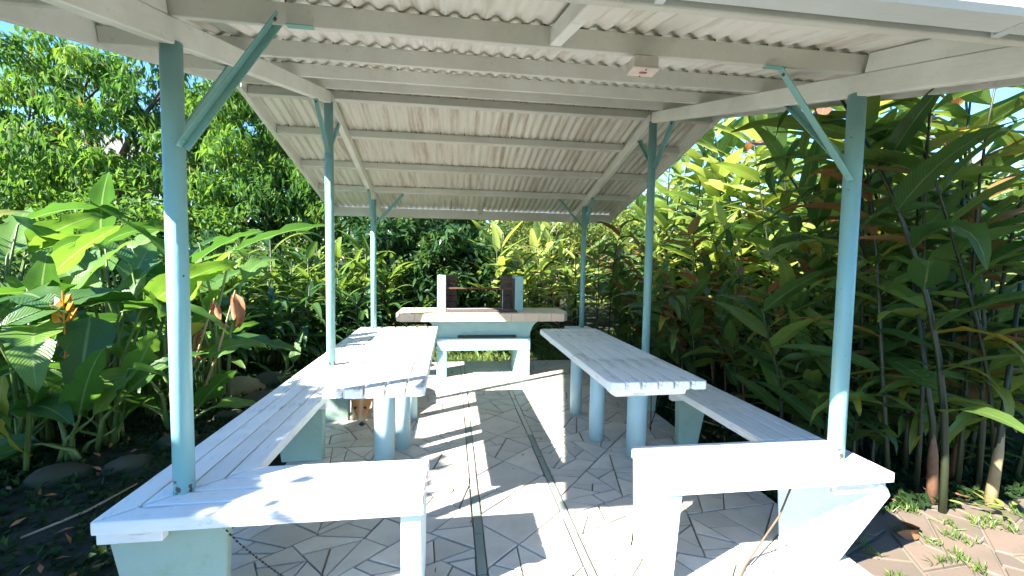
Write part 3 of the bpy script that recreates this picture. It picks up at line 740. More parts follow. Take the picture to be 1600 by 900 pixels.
# right hand hedge
for i in range(19):
    y = 2.25+i*.23+random.uniform(-.08, .08); x = 2.80+random.uniform(-.1, .2)+(.22 if i < 3 else 0); place_ginger(x, y, random.choice((0, 1, 1)) if 3 < i < 17 else 0, None, random.uniform(.52, .70) if i > 2 else random.uniform(.85, 1.0))
for i in range(20):
    y = 2.3+i*.27+random.uniform(-.1, .1); x = 3.4+random.uniform(-.2, .25); place_ginger(x, y, random.choice((0, 2, 2, 1) if i > 4 else (0, 0, 0)), None, random.uniform(.66, .85) if i > 4 else random.uniform(1.0, 1.2))
for i in range(18):
    y = 2.7+i*.36+random.uniform(-.1, .1); x = 4.2+random.uniform(-.25, .3); place_ginger(x, y, random.choice((0, 2, 2, 2) if i > 3 else (0, 0, 2)), None, random.uniform(.95, 1.15))
for i in range(12):
    y = 4.2+i*.4+random.uniform(-.1, .1); x = 5.1+random.uniform(-.25, .3); place_ginger(x, y, 2, None, random.uniform(1.15, 1.4))
for i in range(10):
    place_ginger(3.4+i*.13+random.uniform(-.1, .1), 6.9-i*.23+random.uniform(-.2, .2), 2, random.uniform(0, 6.28), random.uniform(1.25, 1.45))
for i in range(12):
    place_ginger(2.5+i*.09+random.uniform(-.05, .1), 2.32+random.uniform(0, .45)+(i % 3)*.12, 3, random.uniform(0, 6.28), random.uniform(.6, .95))
for i in range(13):
    a = math.radians(47+i*1.0); d_ = random.uniform(3.35, 4.3); place_ginger(math.sin(a)*d_, math.cos(a)*d_+.1, 0, None, random.uniform(.85, 1.2))
for i in range(17): place_ginger(2.6+random.uniform(-.1, .8), 2.5+i*.25, 3)
for i in range(13): place_ginger(1.25+i*.19+random.uniform(-.1, .1), 6.75+random.uniform(-.35, .7), random.choice((0, 0, 1, 2)), -PI/2+random.gauss(0, .8), random.uniform(.6, .8))
ordinals('%s %s ginger cane %s', 'the %s %s ginger canes %s')
for p in protos: hide_proto(p)

# heliconia clumps on the left
random.seed(5)
def bract(parent, base, n=6, sc=1, d0=None):
    fl = bpy.data.objects.new('flower', bpy.data.meshes.new('flower')); 
    bm = bmesh.new(); bm_tube(bm, [(0, 0, -.45*sc), (0, 0, .24*sc)], .006, 6)
    for k in range(n):
        z = .2*sc*k/n; s_ = 1 if k % 2 else -1; L = (.13-.012*k)*sc
        a = random.gauss(0, .15); dx, dy = s_*math.cos(a), math.sin(a)
        tip = Vector((dx*L*.75, dy*L, z+L*.8)); b = Vector((0, 0, z)); m = b.lerp(tip, .45)+Vector((dx*.018, 0, -.018))*sc; sd = Vector((-dy, dx, 0))*.017*sc
        v = [bm.verts.new(q) for q in (b+Vector((0, 0, -.012)), m+sd, tip, m-sd, b.lerp(tip, .4)+Vector((0, 0, .022))*sc)]
        for f in ((0, 1, 2), (0, 2, 3), (1, 4, 2), (4, 3, 2), (0, 4, 1), (0, 3, 4)): bm.faces.new([v[i] for i in f])
    o = obj('flower', bm, M_orange, parent); o.location = base; return o
def heliconia(loc, label, leaves, H=1.4, flower=None, group=None, bank=None):
    t = thing('heliconia_plant', label, 'plant', loc, 0, group)
    for (az, tilt, h, sc, yel) in leaves:
        d0 = Vector((math.sin(az)*math.cos(tilt), math.cos(az)*math.cos(tilt), math.sin(tilt)))
        b = Vector((random.uniform(-.08, .08), random.uniform(-.08, .08), 0)); e = b+Vector((math.sin(az)*.16, math.cos(az)*.16, h)); m = b.lerp(e, .55)-Vector((math.sin(az), math.cos(az), 0))*.05
        m.z = h*.6
        obj('stalk', bm_tube(bmesh.new(), [b, m, e, e+d0*.06*sc], [.018, .014, .008, .005], 6), M_petiole, t, True)
        lf = put_leaf(t, random.choice(V_heliy if yel else (bank or V_heli)), e+d0*.03, d0, random.uniform(-.7, .7), sc)
    if flower:
        for fx, fy, fz, fs in flower: bract(t, (fx, fy, fz), 6, fs)
    return t
def rl_(n, h0, h1, sc0=.8, sc1=1.1, az=None, y=0):
    return [((az if az is not None else 0)+random.uniform(-2.6, 2.6), random.uniform(-.1, 1.2), random.uniform(h0, h1), random.uniform(sc0, sc1), random.random() < y) for _ in range(n)]
R_ = math.radians
heliconia((-2.62, 3.72, GZ), 'large heliconia with broad light-struck leaves and an upright orange flower left of the front post',
    [(R_(70), .75, .95, .95, 0), (R_(40), 1.1, .8, .9, 0), (R_(95), .25, .95, 1.0, 0), (R_(150), -.5, .95, .85, 0), (R_(-60), .6, 1.0, .8, 0), (R_(-100), .2, .7, .8, 0), (R_(60), .1, .35, .85, 0), (R_(0), 1.2, .9, .8, 0)], flower=[(.03, -.42, .90, 1.0)])
heliconia((-3.35, 3.95, GZ), 'heliconia with wide glossy leaves and two small orange flowers at the left edge',
    rl_(10, .5, 1.25, .8, 1.1), flower=[(.28, -.75, .90, .6), (-.05, -.85, .86, .6)])
heliconia((-2.05, 4.15, GZ), 'heliconia arching behind the front left post with one leaf turning brown',
    [(R_(80), .5, 1.42, .9, 0), (R_(-80), .5, 1.5, .95, 0), (R_(30), .9, 1.15, .7, 0), (R_(-120), .9, 1.2, .9, 0), (R_(-30), .2, 1.0, .8, 0), (R_(180), -.3, .85, .6, 1)])
heliconia((-3.1, 3.05, GZ), 'heliconia at the left edge with yellow sunlit leaves', [(R_(20), .9, 1.5, .6, 1), (R_(-40), .9, 1.55, .65, 1), (R_(120), .5, 1.3, .6, 1), (R_(60), .5, .9, .8, 0), (R_(-100), .3, .7, .8, 0), (R_(170), .1, .6, .7, 0), (R_(110), .0, .5, .7, 0)])
heliconia((-4.1, 4.6, GZ), 'tall heliconia behind the others at the left edge', rl_(11, .7, 1.7, .9, 1.2))
heliconia((-3.4, 5.0, GZ), 'heliconia with drooping leaves in the shade behind the flower', rl_(11, .5, 1.4, .8, 1.15))
heliconia((-2.75, 4.85, GZ), 'leafy heliconia in front of the dark strap-leaved bushes', rl_(8, .3, 1.05, .6, .9))
heliconia((-3.0, 3.55, GZ), 'crowded heliconia between the upright flower and the left edge', rl_(12, .3, 1.15, .7, 1.0))
heliconia((-2.3, 4.45, GZ), 'heliconia with wide leaves just behind the front left post', rl_(9, .4, 1.05, .6, .9))
heliconia((-3.9, 5.6, GZ), 'tall heliconia with leaves standing against the rounded shrub', rl_(12, .8, 1.6, .8, 1.1))
heliconia((-2.5, 4.05, GZ), 'tall heliconia with upright broad leaves between flower and front left post',
    [(R_(75), .9, 1.15, 1.0, 0), (R_(-70), .7, 1.3, 1.0, 0), (R_(10), 1.2, 1.1, 1.0, 0), (R_(140), .2, 1.0, .9, 0), (R_(100), 1.1, .7, 1.0, 0), (R_(-110), .3, 1.0, 1.0, 0)])
heliconia((-2.5, 3.25, GZ), 'low heliconia seedling clump beside the mossy stones', rl_(7, .1, .45, .45, .7))
heliconia((-1.83, 5.05, GZ+.02), 'small young banana-like plant with pale upright leaf beside the stones', [(R_(20), 1.25, .12, .45, 0), (R_(90), .3, .08, .4, 0), (R_(-60), .5, .08, .35, 0)])
for i, (x, y) in enumerate(((-2.45, 3.5), (-2.85, 3.25), (-2.15, 3.75), (-3.3, 3.4), (-2.6, 4.3), (-3.2, 4.4))):
    heliconia((x, y, GZ), ORD[i]+' of the low heliconia shoots in the left bed, from the post outwards', rl_(9, .12, .6, .45, .75), group='low heliconia shoots in the left bed')
yl = thing('hanging_leaf_plant', 'drooping yellow-green leaf with orange brown tip at the lower left', 'plant', (-2.62, 3.02, GZ))
obj('stalk', bm_tube(bmesh.new(), [(0, 0, 0), (.0, .05, .45), (0, .0, .68), (-.02, -.08, .66)], [.015, .012, .008, .006], 6), M_petiole, yl, True)
put_leaf(yl, V_heliy[0], (-.02, -.08, .66), (-.05, -.25, -1), .2, .95)
# dry stalks and dead leaves in the heliconias
for (a, b, lab) in (((-2.15, 3.9, GZ), (-1.72, 3.75, 1.05), 'dry straw coloured stalk leaning right towards the front left post'), ((-2.32, 3.9, GZ), (-1.9, 3.8, .98), 'dry bent stalk leaning among the heliconias left of the front post'), ((-2.5, 4.0, GZ), (-2.1, 4.0, .7), 'short dry stalk low in the heliconia clump')):
    a, b = Vector(a), Vector(b); m = a.lerp(b, .5)+Vector((.04, 0, .05)); t = thing('dry_stalk', lab, 'plant', a)
    obj('stem', bm_tube(bmesh.new(), [Vector((0, 0, 0)), m-a, b-a], [.012, .010, .006], 6), M_pale, t, True)
    for k in range(2): put_leaf(t, V_dead[k], b-a-Vector((0, 0, .03*k)), (random.uniform(-1, 1), random.uniform(-1, .2), -1.2), random.uniform(-1, 1), random.uniform(.5, .9), 'dead_leaf')

# strap-leaved bushes, middle left
def strap(name, n, h, bank, base_sc=1.0, r0=.25, heads=3):
    t = bpy.data.objects.new(name, None); C.objects.link(t)
    for q in range(heads):
        hx, hy, hh = random.uniform(-.18, .18), random.uniform(-.18, .18), h*random.uniform(.55, 1.0)
        pts = [Vector((hx*.3, hy*.3, 0)), Vector((hx*.7, hy*.7, hh*.5)), Vector((hx, hy, hh))]
        obj('stem', bm_tube(bmesh.new(), pts, [.016, .013, .010], 5), M_canem, t, True)
        for k in range(n//heads):
            s_ = .35+.65*(k/(n//heads)); p = pts[1].lerp(pts[2], max(0, s_*2-1)) if s_ > .5 else pts[0].lerp(pts[1], s_*2)
            a = k*2.4+random.uniform(-.4, .4); el = -.1+1.1*s_+random.uniform(-.2, .3)
            put_leaf(t, random.choice(bank), p, (math.cos(a)*math.cos(el), math.sin(a)*math.cos(el), math.sin(el)), random.uniform(-.4, .4), base_sc*random.uniform(.75, 1.1))
    return t
random.seed(21)
sp = [strap('strap_leaf_bush', 27, 1.2, V_cord) for _ in range(3)]+[strap('strap_leaf_bush', 30, 1.6, V_cord+V_cordb*4) for _ in range(3)]
spots = []
for i in range(15): spots.append((-2.75+i*.125+random.uniform(-.1, .1), 5.35+i*.1+random.uniform(-.15, .15), 0))
for i in range(11): spots.append((-3.1+i*.2+random.uniform(-.1, .1), 5.9+i*.12+random.uniform(-.1, .15), 1))
for i in range(9): spots.append((-3.2+i*.3+random.uniform(-.1, .1), 6.7+i*.1+random.uniform(-.1, .15), 1))
for x, y, kd in spots:
    az = math.degrees(math.atan2(x, y))
    zone = 'left of the middle left post' if az < -15.5 else 'right of the middle left post'
    row = 'dark strap-leaved' if kd == 0 else ('yellow-green strap-leaved' if y < 6.6+(x+3)*.3 else 'rearmost strap-leaved')
    o = dup(sp[random.randrange(3)+(3 if kd else 0)], (x, y, GZ), (0, 0, random.uniform(0, 6.28)), random.uniform(.8, 1.08)*(1.0 if kd else .86)); o['category'] = 'plant'
    placed.setdefault((row, zone), []).append(o)
for p in sp: hide_proto(p)
ordinals('%s bush %s', 'the %s bushes %s')
# lilies behind the barbecue
random.seed(31)
lp = strap('lily_clump', 30, .28, V_lily, 1.0, heads=3)
for i, x in enumerate((.05, .3, .5, .72, .98)):
    o = dup(lp, (x, 6.55+.2*math.sin(i*2), GZ), (0, 0, i*1.3), random.uniform(1.0, 1.3), ['leftmost', 'second from left', 'middle', 'second from right', 'rightmost'][i]+' bright strap-leaved lily clump behind the barbecue hearth', 'lily clumps behind the barbecue'); o['category'] = 'plant'
hide_proto(lp)
# broad pale ti plants behind
tp = [strap('ti_plant', 30, 1.9, V_ti, 1.15, heads=3) for _ in range(2)]
for i, (x, y) in enumerate(((.55, 8.3), (1.15, 8.7), (1.7, 8.2), (2.6, 8.9), (3.5, 8.6), (.0, 8.9), (.82, 7.5), (1.3, 7.3))):
    lab = ['pale yellow-green broad-leaved ti plant above the middle of the hearth', 'tall ti plant above the right hearth wall', 'ti plant behind the right end of the counter', 'ti plant seen just left of the back right post', 'ti plant seen right of the back right post', 'ti plant above the left hearth wall', 'nearest ti plant, in front of the pale one above the hearth', 'nearest ti plant right of the right hearth wall'][i]
    o = dup(tp[i % 2], (x, y, GZ), (0, 0, i*1.9), random.uniform(1.0, 1.2), lab, 'pale ti plants at the back'); o['category'] = 'plant'
for p in tp: hide_proto(p)

# ------------------------------------------------------------------ leafy crowns as real small leaves
def leaf_cloud(name, centers, per, spread, L, W, mat, parent, droop=.5, seed=1, flat=.7):
    r = np.random.default_rng(seed); centers = np.asarray(centers, float); n = len(centers)*per
    c = np.repeat(centers[:, :3], per, 0); rad = np.repeat(centers[:, 3] if centers.shape[1] > 3 else np.ones(len(centers))*spread, per)
    off = r.normal(size=(n, 3)); off /= np.linalg.norm(off, axis=1)[:, None]; off *= (rad*r.uniform(.25, 1, n)**.6)[:, None]; off[:, 2] *= flat
    p = c+off
    az = r.uniform(0, 2*PI, n)*.6+np.arctan2(off[:, 1], off[:, 0])*.4; el = -droop+r.normal(0, .5, n)
    d = np.stack([np.cos(az)*np.cos(el), np.sin(az)*np.cos(el), np.sin(el)], 1)
    s_ = np.cross(d, np.array([0, 0, 1.])+r.normal(0, .45, (n, 3))); s_ /= np.linalg.norm(s_, axis=1)[:, None]+1e-9; nn = np.cross(s_, d)
    l = (L*r.uniform(.6, 1.25, n))[:, None]; w_ = (W*r.uniform(.7, 1.2, n))[:, None]*.5
    a = p; m1 = p+d*l*.45-s_*w_+nn*w_*.35; m2 = p+d*l*.45+s_*w_+nn*w_*.35; tp_ = p+d*l-nn*l*.12; mc = p+d*l*.5-nn*l*.02
    V = np.stack([a, m1, tp_, m2, mc], 1).reshape(-1, 3)
    idx = np.arange(n)[:, None]*5
    F = np.concatenate([idx+np.array([0, 4, 1]), idx+np.array([1, 4, 2]), idx+np.array([0, 3, 4]), idx+np.array([4, 3, 2])], 1).reshape(-1, 3)
    me = bpy.data.meshes.new(name); me.vertices.add(len(V)); me.vertices.foreach_set('co', V.ravel())
    me.loops.add(len(F)*3); me.loops.foreach_set('vertex_index', F.ravel()); me.polygons.add(len(F)); me.polygons.foreach_set('loop_start', np.arange(len(F))*3)
    me.update(calc_edges=True)
    ct_ = np.repeat(np.clip(r.uniform(0, 1, len(centers)), 0, 1), per)
    tint = np.clip(.65*ct_+.35*r.uniform(0, 1, n), 0, 1)*.92; tint[r.uniform(0, 1, n) < .012] = .99
    at = me.attributes.new('tint', 'FLOAT', 'POINT'); at.data.foreach_set('value', np.repeat(tint, 5).astype(np.float32))
    o = link(name, me, mat, parent); return o
def tree(loc, label, H, blobs, mat, L=.12, W=.04, clumps=90, per=60, cr=.42, trunk=.12, group=None, name='tree', seed=1, droop=.5, cat='tree', flat=.7):
    r = np.random.default_rng(seed); rr = random.Random(seed); t = thing(name, label, cat, loc, 0, group)
    cs = []; tot = sum(b[3]**2 for b in blobs)
    tb = bmesh.new(); top = Vector((blobs[0][0]*.4, blobs[0][1]*.4, H*.45))
    bm_tube(tb, [(0, 0, -.15), (rr.uniform(-.1, .1), rr.uniform(-.1, .1), H*.2), top], [trunk, trunk*.8, trunk*.6], 9); obj('trunk', tb, M_bark, t, True)
    for b in blobs:
        k = max(3, int(clumps*b[3]**2/tot)); o = r.normal(size=(k, 3)); o /= np.linalg.norm(o, axis=1)[:, None]
        o *= (r.uniform(.15, 1, k)**.45*b[3])[:, None]; o[:, 2] *= .75; c = o+np.array(b[:3]); 
        cs.append(np.concatenate([c, (cr*r.uniform(.6, 1.3, k))[:, None]], 1))
        lb = bmesh.new(); e = Vector(b[:3]); m = top.lerp(e, .5)+Vector((0, 0, -.1)); bm_tube(lb, [top*.85, m, e], [trunk*.5, trunk*.3, trunk*.12], 6)
        for q in c[::max(1, k//5)]: bm_tube(lb, [m.lerp(e, .5), Vector(q)], [trunk*.18, .006], 4)
        obj('limb', lb, M_bark, t, True)
    o = leaf_cloud('crown', np.concatenate(cs), per, cr, L, W, mat, t, droop, seed, flat); o['kind'] = 'stuff'; return t
# big feathery tree, upper left
tree((-7.0, 10.2, GZ), 'large feathery-leaved tree with sky gaps at the upper left', 6.6, [(-.4, -.3, 4.9, 1.15), (1.2, -.4, 4.7, 1.4), (2.6, -.2, 4.2, 1.2), (-1.8, -.2, 3.9, 1.15), (.4, -.9, 3.4, 1.3), (2.3, -.9, 2.9, 1.2), (-1.2, -.8, 3.0, 1.1), (3.6, -.4, 3.0, .9)], L_tree, .22, .06, 290, 68, .34, .18, seed=3, droop=.9)
tree((-3.7, 10.0, GZ), 'dark green bushy tree left of the middle left post', 5.2, [(0, 0, 4.2, 1.3), (.9, -.2, 3.4, 1.1), (-.9, -.4, 3.2, 1.2), (.1, -.8, 2.4, 1.2), (1.2, -.5, 2.2, .9), (-1.2, -.6, 2.0, 1.0)], L_tree, .20, .055, 200, 60, .32, .14, seed=4, droop=.8)
tree((-9.5, 11.0, GZ), 'leafy tree hiding the far house at the left edge', 4.6, [(0, 0, 3.0, 1.3), (1.2, -.5, 2.6, 1.1), (1.8, -.8, 1.6, 1.0), (-1.2, 0, 2.5, 1.1), (0, -.8, 1.6, 1.1)], L_tree, .16, .055, 130, 80, .42, .13, seed=5)
tree((-5.6, 8.4, GZ), 'rounded light green shrub under the feathery tree', 2.8, [(0, 0, 1.9, 1.0), (-1.2, .2, 1.6, .9), (1.2, .1, 1.7, .9), (0, -.4, 1.0, .9), (1.6, -.2, 1.0, .7), (-1.7, -.2, .9, .8)], L_tree, .13, .06, 140, 75, .35, .07, seed=6, cat='shrub', name='shrub')
tree((-4.3, 7.0, GZ), 'glossy shrub behind the heliconias at the left', 2.2, [(0, 0, 1.3, .8), (-.9, -.2, 1.2, .8), (.9, .2, 1.2, .7), (0, -.2, .7, .7)], L_shr, .12, .055, 100, 70, .32, .05, seed=7, cat='shrub', name='shrub')
# back: shrubs above and left of the barbecue
tree((-.6, 8.3, GZ), 'dense dark shrub behind the back left post', 3.2, [(0, 0, 2.2, .9), (-.7, -.1, 1.7, .7), (.7, -.1, 1.8, .8), (0, -.4, 1.0, .8), (.8, -.3, .9, .7)], L_shr, .19, .075, 130, 50, .3, .06, seed=8, cat='shrub', name='shrub')
tree((-.05, 7.7, GZ), 'dark medium-leaved shrub above the left hearth wall', 2.4, [(0, 0, 1.5, .6), (.5, .1, 1.2, .55), (-.3, -.1, .8, .6), (.7, .3, .6, .5)], L_shr, .18, .07, 80, 48, .26, .05, seed=9, cat='shrub', name='shrub')
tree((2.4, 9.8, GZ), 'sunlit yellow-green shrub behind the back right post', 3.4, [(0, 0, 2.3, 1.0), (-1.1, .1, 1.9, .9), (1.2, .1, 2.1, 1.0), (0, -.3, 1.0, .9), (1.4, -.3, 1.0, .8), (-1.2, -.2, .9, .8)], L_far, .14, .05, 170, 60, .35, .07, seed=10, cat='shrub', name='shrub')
for i, (x, y, s_, lab) in enumerate(((-12.5, 17, .8, 'tree on the far left skyline'), (-2.2, 13.5, 1.1, 'tree with dark trunk seen between the left posts'), (.8, 14, 1.0, 'sunny tree beyond the barbecue, under the eave'), (4.0, 14.5, 1.0, 'sunny tree beyond the back right post'),
        (6.8, 12.5, .85, 'pale sunlit tree beyond the middle right post'), (8.6, 9.6, .75, 'pale sunlit tree beyond the ginger hedge'), (9.4, 6.4, .62, 'pale tree beyond the ginger hedge at the right edge'), (11.5, 8.6, .75, 'far tree behind the ginger at the right edge'))):
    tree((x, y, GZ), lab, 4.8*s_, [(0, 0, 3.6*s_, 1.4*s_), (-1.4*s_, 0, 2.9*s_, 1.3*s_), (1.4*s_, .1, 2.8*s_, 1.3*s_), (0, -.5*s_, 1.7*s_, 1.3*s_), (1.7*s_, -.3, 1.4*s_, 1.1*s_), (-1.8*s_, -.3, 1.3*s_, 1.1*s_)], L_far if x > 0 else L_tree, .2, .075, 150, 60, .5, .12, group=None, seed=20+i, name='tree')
for i, (x, y) in enumerate(((5.2, 2.9), (5.6, 4.4), (5.4, 6.0), (5.0, 7.6), (3.9, 8.2), (6.3, 3.4))):
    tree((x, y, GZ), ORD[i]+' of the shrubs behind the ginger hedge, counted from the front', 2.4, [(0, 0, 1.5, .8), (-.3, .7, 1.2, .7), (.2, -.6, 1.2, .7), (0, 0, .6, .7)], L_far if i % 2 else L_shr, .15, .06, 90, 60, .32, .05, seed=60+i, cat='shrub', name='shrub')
for i, (x, y) in enumerate(((-1.35, 9.4), (-1.15, 9.2))):
    t = thing('slender_tree', ('left' if i == 0 else 'right')+'-hand of two slim dark trunks behind the strap-leaved bushes', 'tree', (x, y, GZ)); obj('trunk', bm_tube(bmesh.new(), [(0, 0, 0), (.05, 0, 1.4), (.16*(1 if i else -.5), 0, 3.6)], [.06, .05, .03], 8), M_bark, t, True)
    o = leaf_cloud('crown', [(rng.uniform(-.8, .8), rng.uniform(-.6, .6), rng.uniform(2.4, 3.8), .4) for _ in range(25)], 60, .4, .15, .05, L_tree, t, .5, 40+i); o['kind'] = 'stuff'
# a leafy mass hedge far behind everything, closing the view
hc = []
for k in range(330):
    a = math.radians(-52+k*.345); R0 = random.uniform(16, 19) if a < .35 else random.uniform(12.5, 15); hc.append((math.sin(a)*R0, math.cos(a)*R0, random.uniform(.2, 2.7), .75))
tag(leaf_cloud('distant_thicket', hc, 80, .7, .3, .14, L_far, None, .3, 77), 'distant sunlit thicket closing the garden behind the hedges', 'thicket', kind='stuff')
# out of frame on the left, the trees whose shade falls on bench, stones and flowers
tree((-3.95, .95, GZ), 'leafy tree just outside the left edge shading the bench corner', 3.6, [(-.1, -.98, 3.0, .3), (-.2, -.8, 3.0, .3), (-.6, -.85, 3.3, .3), (-.6, -.3, 3.35, .3), (-.3, -.6, 3.08, .3), (-.25, -.3, 3.02, .32), (-.25, .05, 2.98, .3), (-.2, .5, 2.5, .45), (-.5, .1, 1.9, .6), (-.7, .8, 1.8, .6), (-.6, -.5, 2.0, .5)], L_shr, .17, .09, 300, 62, .2, .08, seed=50)
tree((-5.4, 2.1, GZ), 'tree outside the left edge shading the heliconias', 3.6, [(0, 0, 1.9, .8), (.2, .9, 1.8, .7), (-.3, -.9, 1.9, .7), (.3, .2, 1.1, .6)], L_tree, .16, .06, 110, 60, .34, .1, seed=51)
tree((-5.9, 3.7, GZ), 'tree outside the left edge shading the dark bushes', 3.9, [(0, 0, 2.1, .8), (-.3, 1.0, 2.0, .8), (.2, -.9, 1.9, .8), (0, 0, 1.3, .7)], L_tree, .16, .06, 120, 60, .36, .12, seed=52)

# ------------------------------------------------------------------ ground cover, grass
def scatter_cloud(name, pts, mat, L, W, droop, label=None, seed=1, per=1, spread=.05, flat=.4):
    o = leaf_cloud(name, pts, per, spread, L, W, mat, None, droop, seed, flat); tag(o, label, name.replace('_', ' '), kind='stuff'); return o
r = np.random.default_rng(3)
def field(x0, x1, y0, y1, n, z=GZ+.01, rad=.05): return [(r.uniform(x0, x1), r.uniform(y0, y1), z, rad) for _ in range(n)]
f = [p for p in field(-2.5, 4.5, 5.85, 8.2, 7000, GZ+.02, .03)]
scatter_cloud('grass', f, L_gras, .075, .008, -1.2, 'short sunlit grass behind the barbecue', 4, 5)
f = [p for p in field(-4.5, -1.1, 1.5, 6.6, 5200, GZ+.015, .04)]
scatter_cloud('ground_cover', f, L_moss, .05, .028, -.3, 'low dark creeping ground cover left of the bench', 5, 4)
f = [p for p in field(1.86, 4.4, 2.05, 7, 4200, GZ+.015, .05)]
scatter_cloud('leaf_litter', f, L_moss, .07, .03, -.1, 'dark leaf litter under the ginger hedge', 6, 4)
tf = []
for k in range(46):
    x, y = r.uniform(1.9, 3.4), r.uniform(1.2, 2.1)
    for q in range(5): tf.append((x+r.normal(0, .02), y+r.normal(0, .02), GZ+.012, .02))
scatter_cloud('grass_tufts', tf, L_gras, .05, .006, -.9, 'small grass tufts between the flagstones', 7, 5, .02)
# patch of creeping green leaves at the right edge
vn = thing('creeping_plant', 'small bright green creeping plant at the right edge of the flagstones', 'plant', (3.05, 1.93, GZ))
for k in range(22): 
    a = random.uniform(0, 6.28); d_ = random.uniform(.02, .24)
    put_leaf(vn, V_glit[k % 4], (math.cos(a)*d_, math.sin(a)*d_*.7, random.uniform(.02, .09)), (math.cos(a), math.sin(a), .25), random.uniform(-.4, .4), .16)
# brown sheathed canes at the right edge
for i, (x, y, lx, h, lab) in enumerate(((2.83, 2.14, -.15, 1.2, 'ginger cane with orange-brown dry sheath at its foot near the right edge'), (3.12, 2.06, .16, 1.3, 'thick leaning cane with torn pale sheath at the right edge'), (3.2, 2.3, .05, 1.1, 'thin cane just behind the thick leaning one at the right edge'))):
    t = thing('cane', lab, 'plant', (x, y, GZ))
    obj('stem', bm_tube(bmesh.new(), [(0, 0, 0), (lx*.25, 0, h*.4), (lx, .05, h)], [.022, .016, .01], 8), M_canem, t, True)
    obj('dry_sheath', bm_tube(bmesh.new(), [(-.004, 0, 0), (lx*.15, -.003, h*.24), (lx*.26, -.006, h*.38)], [.03, .023, .006], 8), M_canebr if i != 1 else M_pale, t, True)
# rocks
def rock(x, y, s_, mat, lab, z=GZ-.01, sq=.62):
    bm = bmesh.new(); bmesh.ops.create_icosphere(bm, subdivisions=3, radius=1); q = random.uniform(0, 50)
    from mathutils import noise as mn
    for v in bm.verts:
        k = 1+.3*mn.noise(v.co*1.1+Vector((q, q, q)))+.1*mn.noise(v.co*4+Vector((q, 0, 0))); v.co = Vector((v.co.x*k*s_*1.15, v.co.y*k*s_, v.co.z*k*s_*sq))
    o = obj('rock', bm, mat, None, True); o.location = (x, y, z); o.rotation_euler = (0, 0, q); tag(o, lab, 'rock'); return o
random.seed(9)
rks = [(-2.1, 3.1, .12, M_rock, 'mossy boulder nearest the front left post'), (-2.42, 3.0, .14, M_rock, 'dark rounded boulder at the bottom left border'), (-2.75, 2.75, .13, M_rock, 'big mossy boulder at the far lower left'),
    (-2.02, 3.5, .13, M_rock, 'brown stone just left of the front left post'), (-1.9, 4.0, .12, M_rock, 'small pale stone right of the front left post'), (-2.2, 4.75, .24, M_rock2, 'sunlit tan boulder left of the front left post'),
    (-1.82, 4.45, .15, M_rock, 'flat dark stone among the border stones'), (-1.62, 4.85, .16, M_rock, 'mossy stone below the dark strap bushes'), (-1.5, 5.2, .17, M_rock2, 'mossy stone beside the left bench near the bushes'), (-2.0, 5.1, .2, M_rock, 'dark stone behind the young banana-like plant'), (.55, 6.3, .12, M_rock2, 'pale stone on the grass behind the barbecue'), (1.0, 6.25, .09, M_rock2, 'small tan stone on the grass right of the barbecue leg')]
for a in rks: rock(*a)
# twigs, dry leaf, cord, chain
tag(tube('twig', M_twig, None, [(-2.03, 2.30, GZ+.03), (-1.9, 2.5, GZ+.035), (-1.82, 2.75, GZ+.05)], [.005, .007, .004], 6), 'thin pale twig on the dark ground beside the left bench', 'twig')
tag(tube('twig', M_twig, None, [(2.3, 3.2, GZ+.03), (2.15, 3.45, GZ+.03), (2.0, 3.8, GZ+.04)], [.006, .008, .004], 6), 'long pale stick lying on the ground behind the right bench', 'twig')
dl = link('dry_leaf', leaf_mesh('dry_leaf', .24, .05, 1.9, 1.0, .1, 8), M_dead); dl.location = (2.26, 1.86, GZ+.03); dl.rotation_euler = (0, PI/2.2, 2.6-PI); dl.rotation_euler = Euler((.2, 1.45, -1.9)); tag(dl, 'curled orange-brown dry leaf lying on the flagstones', 'leaf')
tag(tube('cord', M_rope, None, [(1.47, 1.64, .405), (1.42, 1.66, .22), (1.33, 1.70, .02), (1.27, 1.66, .006), (1.2, 1.6, .006)], .0045, 6), 'thin brown cord hanging from the right front bench to the floor', 'cord')
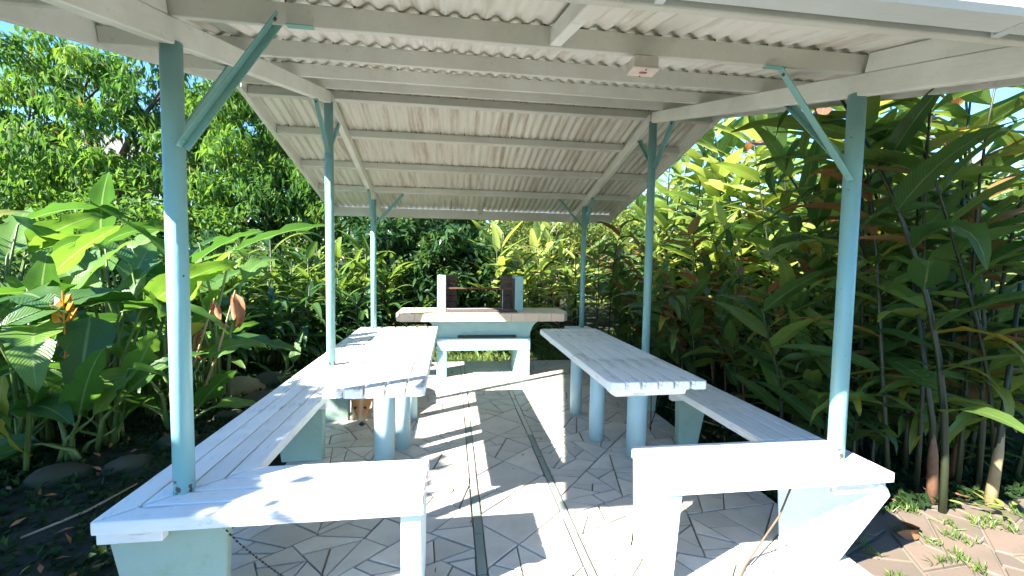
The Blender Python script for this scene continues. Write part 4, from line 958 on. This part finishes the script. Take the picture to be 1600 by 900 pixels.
tag(tube('cord', M_chain, None, [(1.46, 3.0, .66), (1.49, 3.05, .3), (1.52, 3.1, .03), (1.56, 3.2, .006), (1.62, 3.15, .3), (1.6, 3.1, .40)], .004, 6), 'looped grey cable hanging under the shaded right table', 'cord')
ch = thing('chain', 'small dark chain trailing from the left front bench to the tiled floor', 'chain', (-.79, 1.58, .40))
bm = bmesh.new()
for k in range(34):
    t_ = k/33; p = Vector((.30*t_, .10*t_, -.395*t_**.8)); bm_tube(bm, [p-Vector((.004, 0, -.004)), p+Vector((.004, .0, -.004))], .004 if k % 2 else .0028, 5)
obj('links', bm, M_chain, ch)
# leaf debris on the floor
random.seed(14)
for i, (x, y, lab) in enumerate(((.99, 1.55, 'tiny dry leaf on the sunlit floor'), (.0, 2.45, 'small curled dry leaf on the tiles between the tables'),)):
    o = link('dry_leaf', V_dead[0], None); o.location = (x, y, .012); o.scale = (.13, .13, .13); o.rotation_euler = (.4, .2, 1+i*2); tag(o, lab, 'leaf')
dbs = [(random.uniform(-3.0, -1.25), random.uniform(1.7, 4.6), GZ+.03, .02) for _ in range(130)]+[(random.uniform(1.95, 3.3), random.uniform(2.1, 3.4), GZ+.03, .02) for _ in range(110)]
tag(leaf_cloud('fallen_leaves', dbs, 1, .02, .065, .022, M_dead, None, .0, 91), 'scattered dry fallen leaves under the plants', 'leaves', kind='stuff')
dbs = [(random.uniform(-.9, 1.7), random.uniform(1.6, 5.5), .006, .01) for _ in range(26)]
tag(leaf_cloud('floor_debris', dbs, 1, .01, .035, .012, M_dead, None, .0, 92), 'tiny dry leaf bits scattered on the tiled floor', 'debris', kind='stuff')
# far house glimpsed through the left trees
hs = thing('house', 'far house with pale roof glimpsed through the trees at the left edge', 'house', (-12.6, 15.2, -.45), .5)
box('wall', M_hwall, hs, (0, 0, 2.2), (5, 4, 4.4), None, .02)
rf = extr('roof', M_hroof, hs, [(-2.7, 4.25), (0, 5.5), (2.7, 4.25), (2.7, 4.4), (0, 5.68), (-2.7, 4.4)], 'x', -2.9, 2.9, 0)
wf = box('window', M_hroof, hs, (1.0, -2.01, 3.0), (1.2, .06, 1.1), None, .01); box('pane', M_glass, wf, (0, -.02, 0), (1.05, .05, .95), None, .005)
